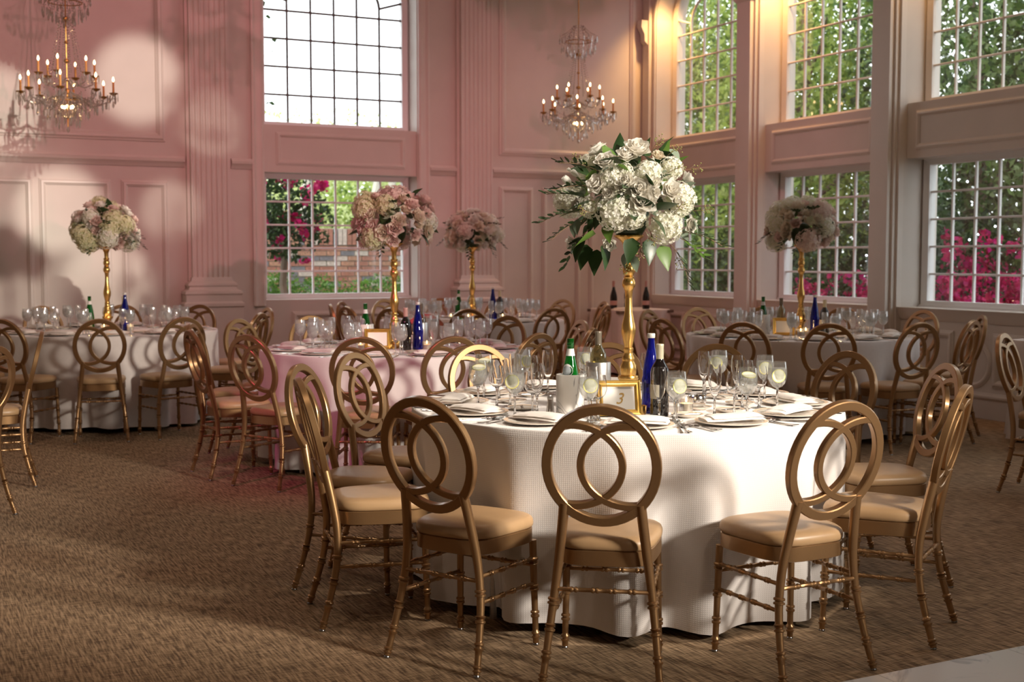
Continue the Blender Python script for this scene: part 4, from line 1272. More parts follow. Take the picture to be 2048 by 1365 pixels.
# ================================================================ CENTREPIECES
def cpx(y): return (512 - y) / 474.4 + CAM_H          # heights of the stand's turned profile at the front table
prof = [(475, 30), (478, 29.5), (484, 20), (490, 14), (496, 12), (505, 8.5), (524, 7.5), (526, 11.5), (530, 11.5), (533, 9.5), (537, 11.5), (542, 12.7), (548, 12), (553, 10), (556, 8), (558, 11), (561, 10), (565, 12.5), (570, 13.5), (576, 13), (581, 10), (586, 8), (600, 7),
        (615, 7.4), (629, 8.4), (645, 11.5), (655, 14), (663, 14.8), (672, 14), (685, 11), (695, 8.8), (699, 8.2), (700, 10), (704, 10.5), (708, 9), (713, 9.5), (718, 12), (722, 13.2), (725, 12.5), (728, 12.5), (735, 16), (742, 16.8), (750, 16), (755, 15), (756, 20), (760, 21), (763, 20.5), (768, 16), (776, 13), (784, 12), (788, 14), (792, 19), (797, 20), (800, 24), (806, 29), (810, 32), (813, 33)]
hts = [(r / 474.4, cpx(y)) for y, r in prof]
zb = hts[-1][1]
hts = [(r, z - zb) for r, z in hts]
STAND_H = hts[0][1]
def seg_of(i0, i1, close=False):
    p = hts[i0:i1]
    return [(0, p[0][1])] + p + [(0, p[-1][1])]
STAND = [('cup', lm(seg_of(0, 7), gold_leaf, 36, 40), None, []), ('neck', lm(seg_of(6, 23), gold_leaf, 32, 40), None, []),
         ('column', lm(seg_of(22, 32), gold_leaf, 32, 60), None, []), ('knop', lm(seg_of(31, 48), gold_leaf, 32, 40), None, []), ('base', lm(seg_of(47, len(hts)), gold_leaf, 36, 40), None, [])]

def petal_patch(L, W, cup, curl, n=4):
    """petal pointing up z from origin, cupped towards +y"""
    v = []; f = []
    for i in range(n + 1):
        t = i / n
        w = W * math.sin(PI * (0.12 + 0.80 * t)) ** 0.8
        for j in range(n + 1):
            s = (j / n - .5) * 2
            y = cup * (s * s) * w + curl * (-(t ** 2) * L * 0.5 + 0)
            v.append((s * w, y, t * L * (1 - 0.12 * s * s)))
    for i in range(n):
        for j in range(n):
            a = i * (n + 1) + j
            f.append((a, a + 1, a + n + 2, a + n + 1))
    return v, f
def rose_mesh(mat, r, seed, open_=1.0):
    g = random.Random(seed); mb = MB()
    for cnt, rad, tilt, L, W in ((3, 0.05, -0.12, 0.80, 0.34), (4, 0.16, 0.05, 0.86, 0.44), (5, 0.28, 0.28 * open_, 0.90, 0.52), (6, 0.38, 0.62 * open_, 0.90, 0.56), (6, 0.44, 1.0 * open_, 0.85, 0.58)):
        o = g.uniform(0, 6)
        for k in range(cnt):
            a = o + 2 * PI * k / cnt + g.uniform(-.12, .12)
            v, f = petal_patch(L * r * g.uniform(.92, 1.08), W * r, 0.55, 0.10 + 0.28 * max(0, tilt))
            M = RZ(a) @ T3(0, -rad * r * 0.7, -0.25 * r) @ RX(tilt + g.uniform(-.08, .08))
            mb.add(v, f, M)
    return mb.mesh('rose', mat, 180, fix=False)
def hyd_mesh(mat, r, seed, n=70):
    g = random.Random(seed); mb = MB()
    for i in range(n):
        z = 1 - 1.55 * (i + .5) / n; a = i * 2.39996 + g.uniform(-.2, .2)
        s = math.sqrt(max(0, 1 - z * z)); d = Vector((s * math.cos(a), s * math.sin(a), z))
        q = d.to_track_quat('Z', 'Y').to_matrix().to_4x4()
        fr = r * g.uniform(.17, .23)
        M = T3(*(d * r * g.uniform(.90, 1.04))) @ q @ RZ(g.uniform(0, 2)) @ RX(g.uniform(-.3, .3))
        for k in range(4):
            b = k * PI / 2
            c, sn = math.cos(b), math.sin(b); c1, s1 = math.cos(b - .62), math.sin(b - .62); c2, s2 = math.cos(b + .62), math.sin(b + .62)
            mb.add([(0, 0, 0), (fr * .85 * c1, fr * .85 * s1, fr * .28), (fr * 1.12 * c, fr * 1.12 * sn, fr * .10), (fr * .85 * c2, fr * .85 * s2, fr * .28)], [(0, 1, 2), (0, 2, 3)], M)
    core = MB().lathe([(0, -r * .55), (r * .6, -r * .35), (r * .80, 0), (r * .7, r * .45), (r * .4, r * .75), (0, r * .84)], 12)
    mb.add(core.v, core.f)
    return mb.mesh('hydrangea', mat, 0, fix=False)
def leaf_shape(name, mat, L, W, tipw=0.55):
    v = []; f = []; n = 6
    for i in range(n + 1):
        t = i / n
        w = W * math.sin(PI * min(1, t ** tipw * 0.97 + 0.02))
        zc = -0.18 * L * t * t
        v += [(-w, t * L, zc + 0.22 * w), (0, t * L, zc), (w, t * L, zc + 0.22 * w)]
    for i in range(n):
        a = 3 * i
        f += [(a, a + 1, a + 4, a + 3), (a + 1, a + 2, a + 5, a + 4)]
    return MB().add(v, f).mesh(name, mat, 180, fix=False)
ruscus = leaf_shape('leaf', leaf_dark, 0.062, 0.013)
biglf = leaf_shape('leaf', leaf_mid, 0.095, 0.030)
bigdark = leaf_shape('leaf', leaf_dark, 0.095, 0.030)
eucal = leaf_shape('leaf', leaf_grey, 0.060, 0.017, 0.7)
rndlf = leaf_shape('leaf', leaf_dark, 0.046, 0.021, 0.75)
def sprig_mesh(n, L, seed, mat):
    """drooping stem with paired leaves"""
    g = random.Random(seed); mb = MB()
    pts = [Vector((0.02 * math.sin(3 * t / 8) * L, L * t / 8, -0.35 * L * (t / 8) ** 2)) for t in range(9)]
    stem = MB().tube(pts, 0.0015, 5)
    for i in range(n):
        t = 0.25 + 0.75 * i / (n - 1)
        k = t * 8; a = min(int(k), 7); p = pts[a].lerp(pts[a + 1], k - a)
        s = -1 if i % 2 else 1
        if i == n - 1: ang = 0
        else: ang = s * g.uniform(.6, 1.0)
        LL = 0.044 * g.uniform(.8, 1.15)
        v = []; f = []
        for q in range(5):
            u = q / 4; w = 0.0095 * math.sin(PI * (0.03 + 0.95 * u))
            v += [(-w, u * LL, 0.1 * w), (0, u * LL, -0.003 * u), (w, u * LL, 0.1 * w)]
        for q in range(4): f += [(3 * q, 3 * q + 1, 3 * q + 4, 3 * q + 3), (3 * q + 1, 3 * q + 2, 3 * q + 5, 3 * q + 4)]
        mb.add(v, f, T3(*p) @ RZ(-ang) @ RY(g.uniform(-.5, .5)))
    return stem.mesh('stem', twig_m), mb.mesh('leaflets', mat, 180, fix=False)
SPRIGS = [sprig_mesh(11, 0.17, s, leaf_dark) for s in (1, 2)] + [sprig_mesh(9, 0.13, 3, leaf_mid)]
def seed_sprig(seed):
    g = random.Random(seed); st = MB(); sd = MB()
    st.tube([(0, 0, 0), (0.004, 0.04, 0.008), (0, 0.075, 0.004)], 0.0011, 4)
    for i in range(14):
        t = g.uniform(.3, 1); p = Vector((0.003, 0.075 * t, 0.006)); e = p + Vector((g.uniform(-.02, .02), g.uniform(0, .018), g.uniform(-.016, .018)))
        st.tube([p, e], 0.0006, 4, False)
        sd.lathe([(0, -0.0035), (0.003, -0.001), (0.0026, 0.002), (0, 0.0035)], 6, T3(*e))
    return st.mesh('stem', twig_m), sd.mesh('seeds', seed_m)
SEEDS = [seed_sprig(s) for s in (1, 2, 3)]
bud_me = MB().lathe([(0, -0.016), (0.006, -0.012), (0.0115, 0.0), (0.0125, 0.012), (0.009, 0.021), (0.005, 0.019), (0, 0.014)], 12).mesh('bud', rose_white)
ROSES = {}
def rose_of(mat, seed):
    k = (mat.name, seed)
    if k not in ROSES: ROSES[k] = rose_mesh(mat, 0.046, seed, 1.0 if seed % 2 else 0.75)
    return ROSES[k]
def hyd_of(mat, seed):
    k = ('h' + mat.name, seed)
    if k not in ROSES: ROSES[k] = hyd_mesh(mat, 0.07, seed)
    return ROSES[k]
def aim(d, roll=0.0):
    return Vector(d).normalized().to_track_quat('Z', 'Y').to_matrix().to_4x4() @ RZ(roll)
def aimy(d, roll=0.0):
    return Vector(d).normalized().to_track_quat('Y', 'Z').to_matrix().to_4x4() @ RY(roll)
def bouquet_base(root):
    core = MB().lathe([(0, 0.0), (0.05, 0.005), (0.075, 0.05), (0.085, 0.10), (0.07, 0.15), (0.04, 0.18), (0, 0.19)], 16).mesh('foam_core', leaf_dark)
    link('foam_core', core, root)
def foliage(root, g, R, n, cz, kinds, low=True):
    for i in range(n):
        a = g.uniform(0, 2 * PI); e = g.uniform(-.55, 1.2)
        d = Vector((math.cos(a) * math.cos(e), math.sin(a) * math.cos(e), math.sin(e)))
        p = Vector((0, 0, cz)) + Vector((d.x * R[0], d.y * R[0], d.z * R[1])) * g.uniform(.62, .92)
        out = (d + Vector((g.uniform(-.5, .5), g.uniform(-.5, .5), g.uniform(-.7, .25)))).normalized()
        link('leaf', g.choice(kinds), root, M=T3(*p) @ aimy(out, g.uniform(-1, 1)))
def random_bouquet(x, y, z, R, label, mats, seed, nb=26):
    root = empty('bouquet', (x, y, z), 0, label, 'bouquet', 'tall floral centrepieces')
    bouquet_base(root)
    g = random.Random(seed)
    cz = 0.14
    for i in range(nb):
        zz = 1 - 1.55 * (i + .5) / nb
        a = i * 2.39996 + g.uniform(-.25, .25)
        s = math.sqrt(1 - zz * zz)
        d = Vector((s * math.cos(a), s * math.sin(a), zz))
        k = g.uniform(.86, 1.03)
        p = Vector((d.x * R[0] * k, d.y * R[0] * k, cz + d.z * R[1] * k))
        if g.random() < 0.36:
            m = g.choice(mats[1]); sc = g.uniform(1.0, 1.35)
            link('hydrangea', hyd_of(m, g.randrange(2)), root, M=T3(*(p * 0.93)) @ aim(d, g.uniform(0, 6)) @ SC(sc, sc, sc))
        else:
            m = g.choice(mats[0]); sc = g.uniform(.95, 1.4)
            link('rose', rose_of(m, g.randrange(3)), root, M=T3(*p) @ aim(d + Vector((0, 0, .25)), g.uniform(0, 6)) @ SC(sc, sc, sc))
    foliage(root, g, R, 64, cz, [ruscus, bigdark, rndlf, rndlf, eucal, bigdark])
    for i in range(9):
        a = g.uniform(0, 2 * PI); e = g.uniform(-.5, .9)
        d = Vector((math.cos(a) * math.cos(e), math.sin(a) * math.cos(e), math.sin(e)))
        st, lf = SPRIGS[g.randrange(2)]
        sp = link('sprig', st, root, M=T3(d.x * R[0] * .7, d.y * R[0] * .7, cz + d.z * R[1] * .7) @ aimy(d + Vector((0, 0, -.3))))
        link('leaflets', lf, sp)
    return root
def stand(x, y, label):
    return place(STAND, 'candelabra_stand', (x, y, ZT), 0, label, 'flower stand', 'tall gold flower stands')
for key, lb in (('M', 'bright gold turned stand holding the all-white bouquet'), ('B', 'gold turned stand under the blush bouquet'), ('A', 'gold turned stand before the panelled wall'),
                ('C', 'gold turned stand before the far fluted pilaster'), ('D', 'shaded gold stand before the azalea window')):
    stand(TABLES[key][0] + (0.012 if key == 'M' else 0), TABLES[key][1], lb)
BZ = ZT + STAND_H - 0.012
random_bouquet(-0.80, 8.50, BZ, (0.27, 0.235), 'blush and cream rose bouquet before the brick-wall window', ([rose_blush, rose_blush, rose_cream], [hyd_blush, hyd_lime, hyd_white]), 21, 60)
random_bouquet(-3.40, 10.50, BZ, (0.255, 0.225), 'pale pink bouquet with dark round leaves before the panelled wall', ([rose_blush, rose_white], [hyd_white, hyd_lime]), 22, 54)
random_bouquet(-0.39, 12.30, BZ, (0.255, 0.225), 'ivory bouquet before the far fluted pilaster', ([rose_white, rose_cream], [hyd_white, hyd_blush]), 23, 54)
random_bouquet(2.30, 9.95, BZ, (0.27, 0.215), 'shaded cream rose bouquet before the azalea window', ([rose_cream, rose_cream, rose_blush], [hyd_white, hyd_blush]), 24, 54)

# ---- the front bouquet, bloom by bloom
MX, MY = 0.492, 5.27
root = empty('bouquet', (MX, MY, BZ), 0, 'full all-white bouquet of roses and hydrangeas on the front table', 'bouquet', 'tall floral centrepieces')
bouquet_base(root)
S = 474.4
def bl(px, py, r=0.25):
    """offset from the bouquet's base of a bloom seen at this picture point, on the front half of the dome"""
    dx_ = (px - 1257) / S; dz_ = (512 - py) / S + CAM_H - BZ
    cz = 0.165
    q = 1 - (dx_ / 0.30) ** 2 - ((dz_ - cz) / 0.27) ** 2
    return Vector((dx_, -0.25 * math.sqrt(max(0.02, q)), dz_)), cz
g = random.Random(31)
for kind, px, py, r in (('r', 1262, 310, 27), ('r', 1243, 322, 21), ('r', 1203, 332, 21), ('r', 1184, 376, 19), ('r', 1236, 372, 22), ('r', 1266, 386, 24), ('r', 1272, 408, 25), ('r', 1326, 388, 22),
                       ('r', 1295, 392, 11), ('r', 1303, 322, 13), ('r', 1207, 394, 12), ('r', 1340, 408, 18), ('r', 1290, 372, 16),
                       ('h', 1213, 360, 29), ('h', 1288, 352, 29), ('h', 1337, 338, 23), ('h', 1358, 402, 34), ('h', 1216, 428, 40), ('h', 1253, 440, 26), ('h', 1330, 460, 36), ('h', 1236, 350, 20),
                       ('r', 1146, 488, 18), ('r', 1213, 488, 15), ('r', 1371, 452, 16), ('r', 1283, 498, 12), ('h', 1165, 420, 20), ('r', 1150, 415, 14)):
    p, cz = bl(px, py)
    d = (p - Vector((0, 0.02, cz - 0.03))).normalized()
    sc = r / S
    if kind == 'r':
        m = rose_white if g.random() < .82 else rose_cream
        k = sc / 0.046 * 1.12
        link('rose', rose_of(m, g.randrange(5)), root, M=T3(*p) @ aim(d + Vector((g.uniform(-.2, .2), -0.15, .22)), g.uniform(0, 6)) @ SC(k, k, k))
    else:
        k = sc / 0.07
        link('hydrangea', hyd_of(hyd_white, 10 + g.randrange(3)), root, M=T3(*(p - d * sc * 0.55)) @ aim(d, g.uniform(0, 6)) @ SC(k, k, k))
for i in range(20):                      # the far side of the dome
    a = g.uniform(0.15, PI - .15); e = g.uniform(-.2, 1.2)
    d = Vector((math.cos(a) * math.cos(e), math.sin(a) * math.cos(e), math.sin(e)))
    p = Vector((d.x * .26, d.y * .25, .165 + d.z * .24))
    if i % 3 == 0: link('hydrangea', hyd_of(hyd_white, 10 + g.randrange(3)), root, M=T3(*(p * .95)) @ aim(d, g.uniform(0, 6)))
    else: link('rose', rose_of(rose_white, g.randrange(5)), root, M=T3(*p) @ aim(d, g.uniform(0, 6)))
foliage(root, g, (0.27, 0.25), 130, 0.15, [ruscus, bigdark, eucal, ruscus, bigdark, eucal, biglf])
for px, py, dx_, dz_, me in ((1312, 492, .35, -1, biglf), (1185, 470, -.8, -.3, biglf), (1170, 490, -.3, -1, bigdark), (1190, 500, -.2, -1, bigdark), (1200, 490, .2, -1, bigdark), (1160, 475, -.4, -1, bigdark),
                            (1152, 440, -.2, -1, eucal), (1145, 445, -.1, -1, eucal), (1162, 400, -1, .3, bigdark), (1172, 410, -1, -.2, bigdark), (1160, 425, -1, -.1, bigdark), (1290, 440, .3, -.3, bigdark), (1300, 425, .4, .2, bigdark), (1285, 425, -.3, .4, bigdark),
                            (1255, 478, -.2, -1, bigdark), (1285, 480, .1, -1, bigdark), (1293, 485, 0, -1, eucal), (1244, 505, -.2, -1, eucal), (1262, 512, .1, -1, eucal), (1228, 400, -.8, -.3, eucal), (1375, 440, .4, -.8, eucal), (1230, 330, -1, .1, bigdark), (1330, 305, .3, -.3, eucal)):
    p, cz = bl(px, py)
    link('leaf', me, root, M=T3(p.x, p.y * 0.95 - .01, p.z) @ aimy((dx_, -.35, dz_), g.uniform(-.6, .6)) @ SC(1.15, 1.15, 1.15))
for px, py, dx_, dz_, si in ((1150, 425, -1, -.1, 0), (1160, 440, -1, -.35, 1), (1165, 405, -1, .35, 0), (1365, 465, 1, -.15, 1), (1360, 475, .9, -.5, 2), (1185, 350, -.9, .35, 1), (1175, 380, -1, .1, 1), (1165, 460, -.8, -.8, 0), (1345, 490, .7, -.9, 1)):
    p, cz = bl(px, py)
    st, lf = SPRIGS[si]
    sp = link('sprig', st, root, M=T3(p.x * .9, p.y * .8, p.z) @ aimy((dx_, -.25, dz_ + .15), g.uniform(-.5, .5)))
    link('leaflets', lf, sp)
for px, py, dx_, dz_ in ((1290, 315, .5, .6), (1315, 325, .8, .5), (1355, 345, 1, 0), (1270, 480, .1, -1), (1285, 460, .3, -.8), (1345, 500, .4, -1), (1252, 510, -.2, -1), (1375, 425, 1, .1), (1320, 355, .6, .2), (1170, 345, -.7, .5), (1335, 430, .2, .3), (1180, 430, -.5, .2)):
    p, cz = bl(px, py)
    st, sd = SEEDS[g.randrange(3)]
    sp = link('seed_sprig', st, root, M=T3(p.x, p.y, p.z) @ aimy((dx_, -.4, dz_), g.uniform(0, 3)))
    link('seeds', sd, sp)
for px, py in ((1133, 368), (1147, 353), (1136, 346)):
    p, cz = bl(px, py); b0, _ = bl(1172, 385)
    tip = Vector((p.x, -0.10, p.z))
    st = link('bud_stem', MB().tube([Vector((b0.x, -0.08, b0.z)), (Vector((b0.x, -0.09, b0.z)) + tip) / 2 + Vector((0, 0, .006)), tip], 0.002, 5).mesh('bud_stem', stem_m), root)
    k = 1.35 if px == 1133 else (1.0 if px == 1147 else .6)
    link('bud', bud_me, st, M=T3(*tip) @ aim((-.6, -.2, .6)) @ SC(k, k, k))

# ================================================================ THINGS ON THE TABLES
def rel(key, dx_, dy_): return TABLES[key][0] + dx_, TABLES[key][1] + dy_
# front table
x, y = rel('M', *GREEN['M'])
cooler(x, y, cooler_m, 'veined white marble wine cooler holding the green bottle, white-bouquet table')
bottle('green', x, y, ZT + 0.012, 'green mineral-water bottle standing in the veined marble cooler', rz=0.2)
x, y = rel('M', -0.10, 0.22)
cooler(x, y, pewter, 'brushed steel wine cooler holding the pale wine, white-bouquet table')
bottle('white', x, y, ZT + 0.012, 'pale white-wine bottle with grey cap in the steel cooler')
x, y = rel('M', 0.075, -0.30); bottle('blue', x, y, ZT, 'cobalt blue water bottle beside the dark wine bottle, white-bouquet table')
x, y = rel('M', 0.098, -0.40); bottle('red', x, y, ZT, 'dark red-wine bottle with cream cap, white-bouquet table')
x, y = rel('M', 0.215, -0.31); votive(x, y, 'lit votive candle in a clear glass, beside the steel sugar bowl')
sb = [('bowl', lm([(0, 0.002), (0.022, 0.0), (0.026, 0.004), (0.034, 0.014), (0.0385, 0.03), (0.0375, 0.044), (0.0355, 0.05), (0.034, 0.048), (0.0355, 0.03), (0.030, 0.014), (0, 0.008)], steel, 28, 50), T3(0, 0, 0.0062), []),
      ('saucer', bread_me, None, [('gold_rim', bread_rim, None)])]
x, y = rel('M', 0.275, -0.19); place(sb, 'sugar_bowl', (x, y, ZT), 0, 'small polished steel sugar bowl on a saucer, beside the lit votive', 'bowl')
x, y = rel('M', -0.33, -0.40)
sh = [('body', lm([(0, 0), (0.017, 0), (0.018, 0.003), (0.0155, 0.02), (0.012, 0.055), (0.0115, 0.066)], steel, 22, 50), None, []), ('cap', lm([(0.0118, 0.066), (0.0122, 0.070), (0.011, 0.078), (0.006, 0.083), (0, 0.084)], pewter, 22, 50), None, [])]
place(sh, 'salt_shaker', (x, y, ZT), 0, 'tall polished steel salt shaker beside the marble cooler', 'salt shaker')
x, y = rel('M', 0.025, -0.355)
gc = [('cup', lm([(0, 0), (0.022, 0), (0.026, 0.004), (0.029, 0.036), (0.0275, 0.036), (0.024, 0.006), (0, 0.006)], gold_leaf, 24, 40), None, []), ('wax', lm([(0, 0.0065), (0.0238, 0.0065), (0.0265, 0.028), (0, 0.027)], wax, 22, 40), None, [])]
place(gc, 'gold_candle_cup', (x, y, ZT), 0, 'small gold candle cup in front of the tall stand, white-bouquet table', 'candle cup')
x, y = rel('M', -0.11, -0.26)
place(gc, 'gold_candle_cup', (x, y, ZT), 0, 'small gold candle cup behind the gilded number frame', 'candle cup')
# gilded number frame
fw, fh = 0.150, 0.115
fpath = [(-fw / 2, 0), (fw / 2, 0), (fw / 2, fh), (-fw / 2, fh)]
fr_me = MB().strip([(x_, z_ + 0.01) for x_, z_ in fpath], [(-0.013, -0.008), (-0.013, 0.008), (-0.008, 0.013), (-0.002, 0.009), (0.004, 0.012), (0.012, 0.004), (0.012, -0.008)], True).mesh('moulding', frame_gold, 30)
card_me = MB().box(-fw / 2, fw / 2, -0.004, 0.003, 0.01, fh + 0.01).mesh('card', paper, 0)
strut_me = MB().box(-0.012, 0.012, 0.0, 0.004, 0, 0.10).mesh('strut', bark, 0)
def number_mesh(ch, size):
    c = bpy.data.curves.new('number', 'FONT'); c.body = ch; c.size = size; c.extrude = 0.0003; c.shear = 0.35; c.align_x = 'CENTER'
    o = bpy.data.objects.new('number_tmp', c); COL.objects.link(o)
    bpy.context.view_layer.update()
    me = bpy.data.meshes.new_from_object(o.evaluated_get(bpy.context.evaluated_depsgraph_get()))
    bpy.data.objects.remove(o)
    me.materials.clear(); me.materials.append(ink_gold)
    return me
num_me = number_mesh('3', 0.062)
def number_frame(key, dx_, dy_, rz, label, num):
    x, y = rel(key, dx_, dy_)
    root = empty('number_frame', (x, y, ZT), rz, label, 'picture frame', 'gilded table-number frames')
    L = T3(0, 0, 0.004) @ RX(-0.28)
    link('moulding', fr_me, root, M=L)
    c = link('card', card_me, root, M=L)
    if num: link('number', num_me, c, M=T3(0, -0.0045, 0.045) @ RX(PI / 2))
    link('strut', strut_me, root, M=T3(0, 0.070, 0.0) @ RX(0.42))
number_frame('M', -0.06, -0.415, 0.12, 'gilded frame with number 3 card, white-bouquet table', True)
number_frame('B', -0.10, -0.16, 0.1, 'small gilded frame with a plain-looking card, blush-bouquet table', False)
number_frame('D', -0.16, -0.14, -0.15, 'small gilded frame with a plain-looking card, azalea-window table', False)
# blush-bouquet table
x, y = rel('B', -0.20, 0.02); cooler(x, y, cooler_m, 'pale marble wine cooler, blush-bouquet table'); bottle('green', x, y, ZT + .012, 'green water bottle in the cooler, blush-bouquet table')
x, y = rel('B', 0.16, 0.26); cooler(x, y, pewter, 'steel wine cooler behind the stand, blush-bouquet table'); bottle('white', x, y, ZT + .012, 'pale wine bottle in the cooler, blush-bouquet table')
x, y = rel('B', 0.095, -0.22); bottle('rose', x, y, ZT, 'dark wine bottle with rose cap, blush-bouquet table')
x, y = rel('B', 0.17, -0.15); bottle('blue', x, y, ZT, 'cobalt blue water bottle, blush-bouquet table')
for dx_, dy_, w in ((0.235, -0.22, 'beside the blue bottle'), (-0.08, 0.24, 'behind the cooler'), (-0.20, -0.27, 'before the cooler')):
    x, y = rel('B', dx_, dy_); votive(x, y, 'lit votive candle %s, blush-bouquet table' % w)
# panelled-wall table
x, y = rel('A', *GREEN['A']); bottle('green', x, y, ZT, 'green water bottle, panelled-wall table')
x, y = rel('A', 0.115, 0.07); bottle('red', x, y, ZT, 'dark wine bottle beside the gold stand, panelled-wall table')
x, y = rel('A', 0.16, -0.04); bottle('blue', x, y, ZT, 'tall cobalt blue water bottle, panelled-wall table')
for dx_, dy_, w in ((0.22, -0.10, 'beside the blue bottle'), (-0.10, -0.18, 'before the green bottle'), (0.04, -0.22, 'before the gold stand')):
    x, y = rel('A', dx_, dy_); votive(x, y, 'lit votive candle %s, panelled-wall table' % w)
# far pilaster table
x, y = rel('C', *GREEN['C']); bottle('green', x, y, ZT, 'green water bottle, far pilaster table')
x, y = rel('C', -0.02, 0.2); cooler(x, y, pewter, 'steel wine cooler, far pilaster table'); bottle('white', x, y, ZT + .012, 'pale wine bottle in the cooler, far pilaster table')
x, y = rel('C', 0.20, 0.06); bottle('blue', x, y, ZT, 'cobalt blue water bottle, far pilaster table')
x, y = rel('C', 0.27, 0.02); bottle('red', x, y, ZT, 'dark wine bottle beside the blue one, far pilaster table')
for dx_, dy_, w in ((0.30, -0.22, 'beside the dark wine bottle'), (-0.20, -0.20, 'before the green bottle'), (-0.03, -0.30, 'before the gold stand')):
    x, y = rel('C', dx_, dy_); votive(x, y, 'lit votive candle %s, far pilaster table' % w)
# azalea-window table
x, y = rel('D', *GREEN['D']); cooler(x, y, cooler_m, 'shaded marble wine cooler, azalea-window table'); bottle('green', x, y, ZT + .012, 'green water bottle in the cooler, azalea-window table')
x, y = rel('D', -0.10, 0.26); bottle('white', x, y, ZT, 'pale wine bottle behind the stand, azalea-window table')
x, y = rel('D', 0.10, -0.05); bottle('blue', x, y, ZT, 'cobalt blue water bottle, azalea-window table')
x, y = rel('D', 0.15, -0.16); bottle('red', x, y, ZT, 'dark wine bottle with pale label, azalea-window table')
for dx_, dy_, w in ((0.0, -0.18, 'before the gold stand'), (-0.06, -0.27, 'beside the gilded frame'), (0.26, -0.22, 'beside the dark wine bottle')):
    x, y = rel('D', dx_, dy_); votive(x, y, 'lit votive candle %s, azalea-window table' % w)
# corner service table
for i, (da, db, k, lb) in enumerate(((0.10, 0.10, 'red', 'dark wine bottle with pale label on the corner service table'), (0.24, 0.02, 'rose2', 'rose-capped tall bottle farther from the window wall, corner service table'),
                                     (-0.12, 0.16, 'rose2', 'rose-capped tall bottle nearer the window wall, corner service table'))):
    p = room(0.50 + da, 0.46 + db)
    if k == 'rose2':
        if 'rose2' not in BOT:
            pr = [(0, 0.006), (0.034, 0.0), (0.042, 0.005), (0.0425, 0.13), (0.040, 0.16), (0.030, 0.20), (0.019, 0.235), (0.015, 0.26), (0.0145, 0.33), (0, 0.33)]
            BOT['rose2'] = [('glass_body', lm(pr, bottle_dark, 24, 50), None, []), ('foil', lm([(0.0150, 0.262), (0.0154, 0.265), (0.0152, 0.332), (0, 0.334)], foil_rose, 18, 40), None, []),
                            ('label', lm([(0.0428, 0.05), (0.0430, 0.051), (0.0430, 0.10), (0.0428, 0.101)], foil_rose, 24, 40), None, [])]
        o = place(BOT['rose2'], 'sparkling_bottle', (p.x, p.y, ZT), 0, lb, 'bottle', 'bottles on the tables')
    else: bottle(k, p.x, p.y, ZT, lb)
p = room(0.70, 0.60)
o = link('napkin', NAPKINS[2], None, loc=(p.x, p.y, ZT - 0.0125), rot=(0, 0, 0.4)); tag(o, 'folded napkin beside the bottles on the corner service table', 'napkin', 'folded napkins')

# ================================================================ CHANDELIERS
drop_me = MB().lathe([(0, 0.0), (0.008, 0.012), (0.0115, 0.024), (0.008, 0.044), (0.002, 0.066), (0, 0.070)], 6).mesh('crystal_drop', crystal_m, 0)
spear_me = MB().lathe([(0, 0.0), (0.0035, 0.010), (0.005, 0.03), (0.0035, 0.075), (0, 0.085)], 6).mesh('crystal_drop', crystal_m, 0)
bob_me = lm([(0, 0.0), (0.010, 0.0), (0.026, 0.010), (0.040, 0.022), (0.0385, 0.023), (0.022, 0.013), (0.012, 0.012), (0, 0.012)], brass, 14, 50, 'drip_pan')
sleeve_me = lm([(0, 0.010), (0.0095, 0.010), (0.0088, 0.118), (0.004, 0.120), (0, 0.120)], amber_m, 12, 40, 'candle_sleeve')
fbulb_me = lm([(0, 0.120), (0.006, 0.124), (0.0095, 0.134), (0.0085, 0.146), (0.0035, 0.160), (0, 0.165)], bulb_m, 12, 60, 'flame_bulb')
def bead_chain(p0, p1, sag, n):
    mb = MB()
    for i in range(n):
        t = (i + .5) / n
        p = Vector(p0).lerp(Vector(p1), t) + Vector((0, 0, -sag * 4 * t * (1 - t)))
        mb.lathe([(0, -0.0075), (0.0065, 0), (0, 0.0075)], 5, T3(*p))
    return mb.mesh('bead_strand', crystal_m, 0)
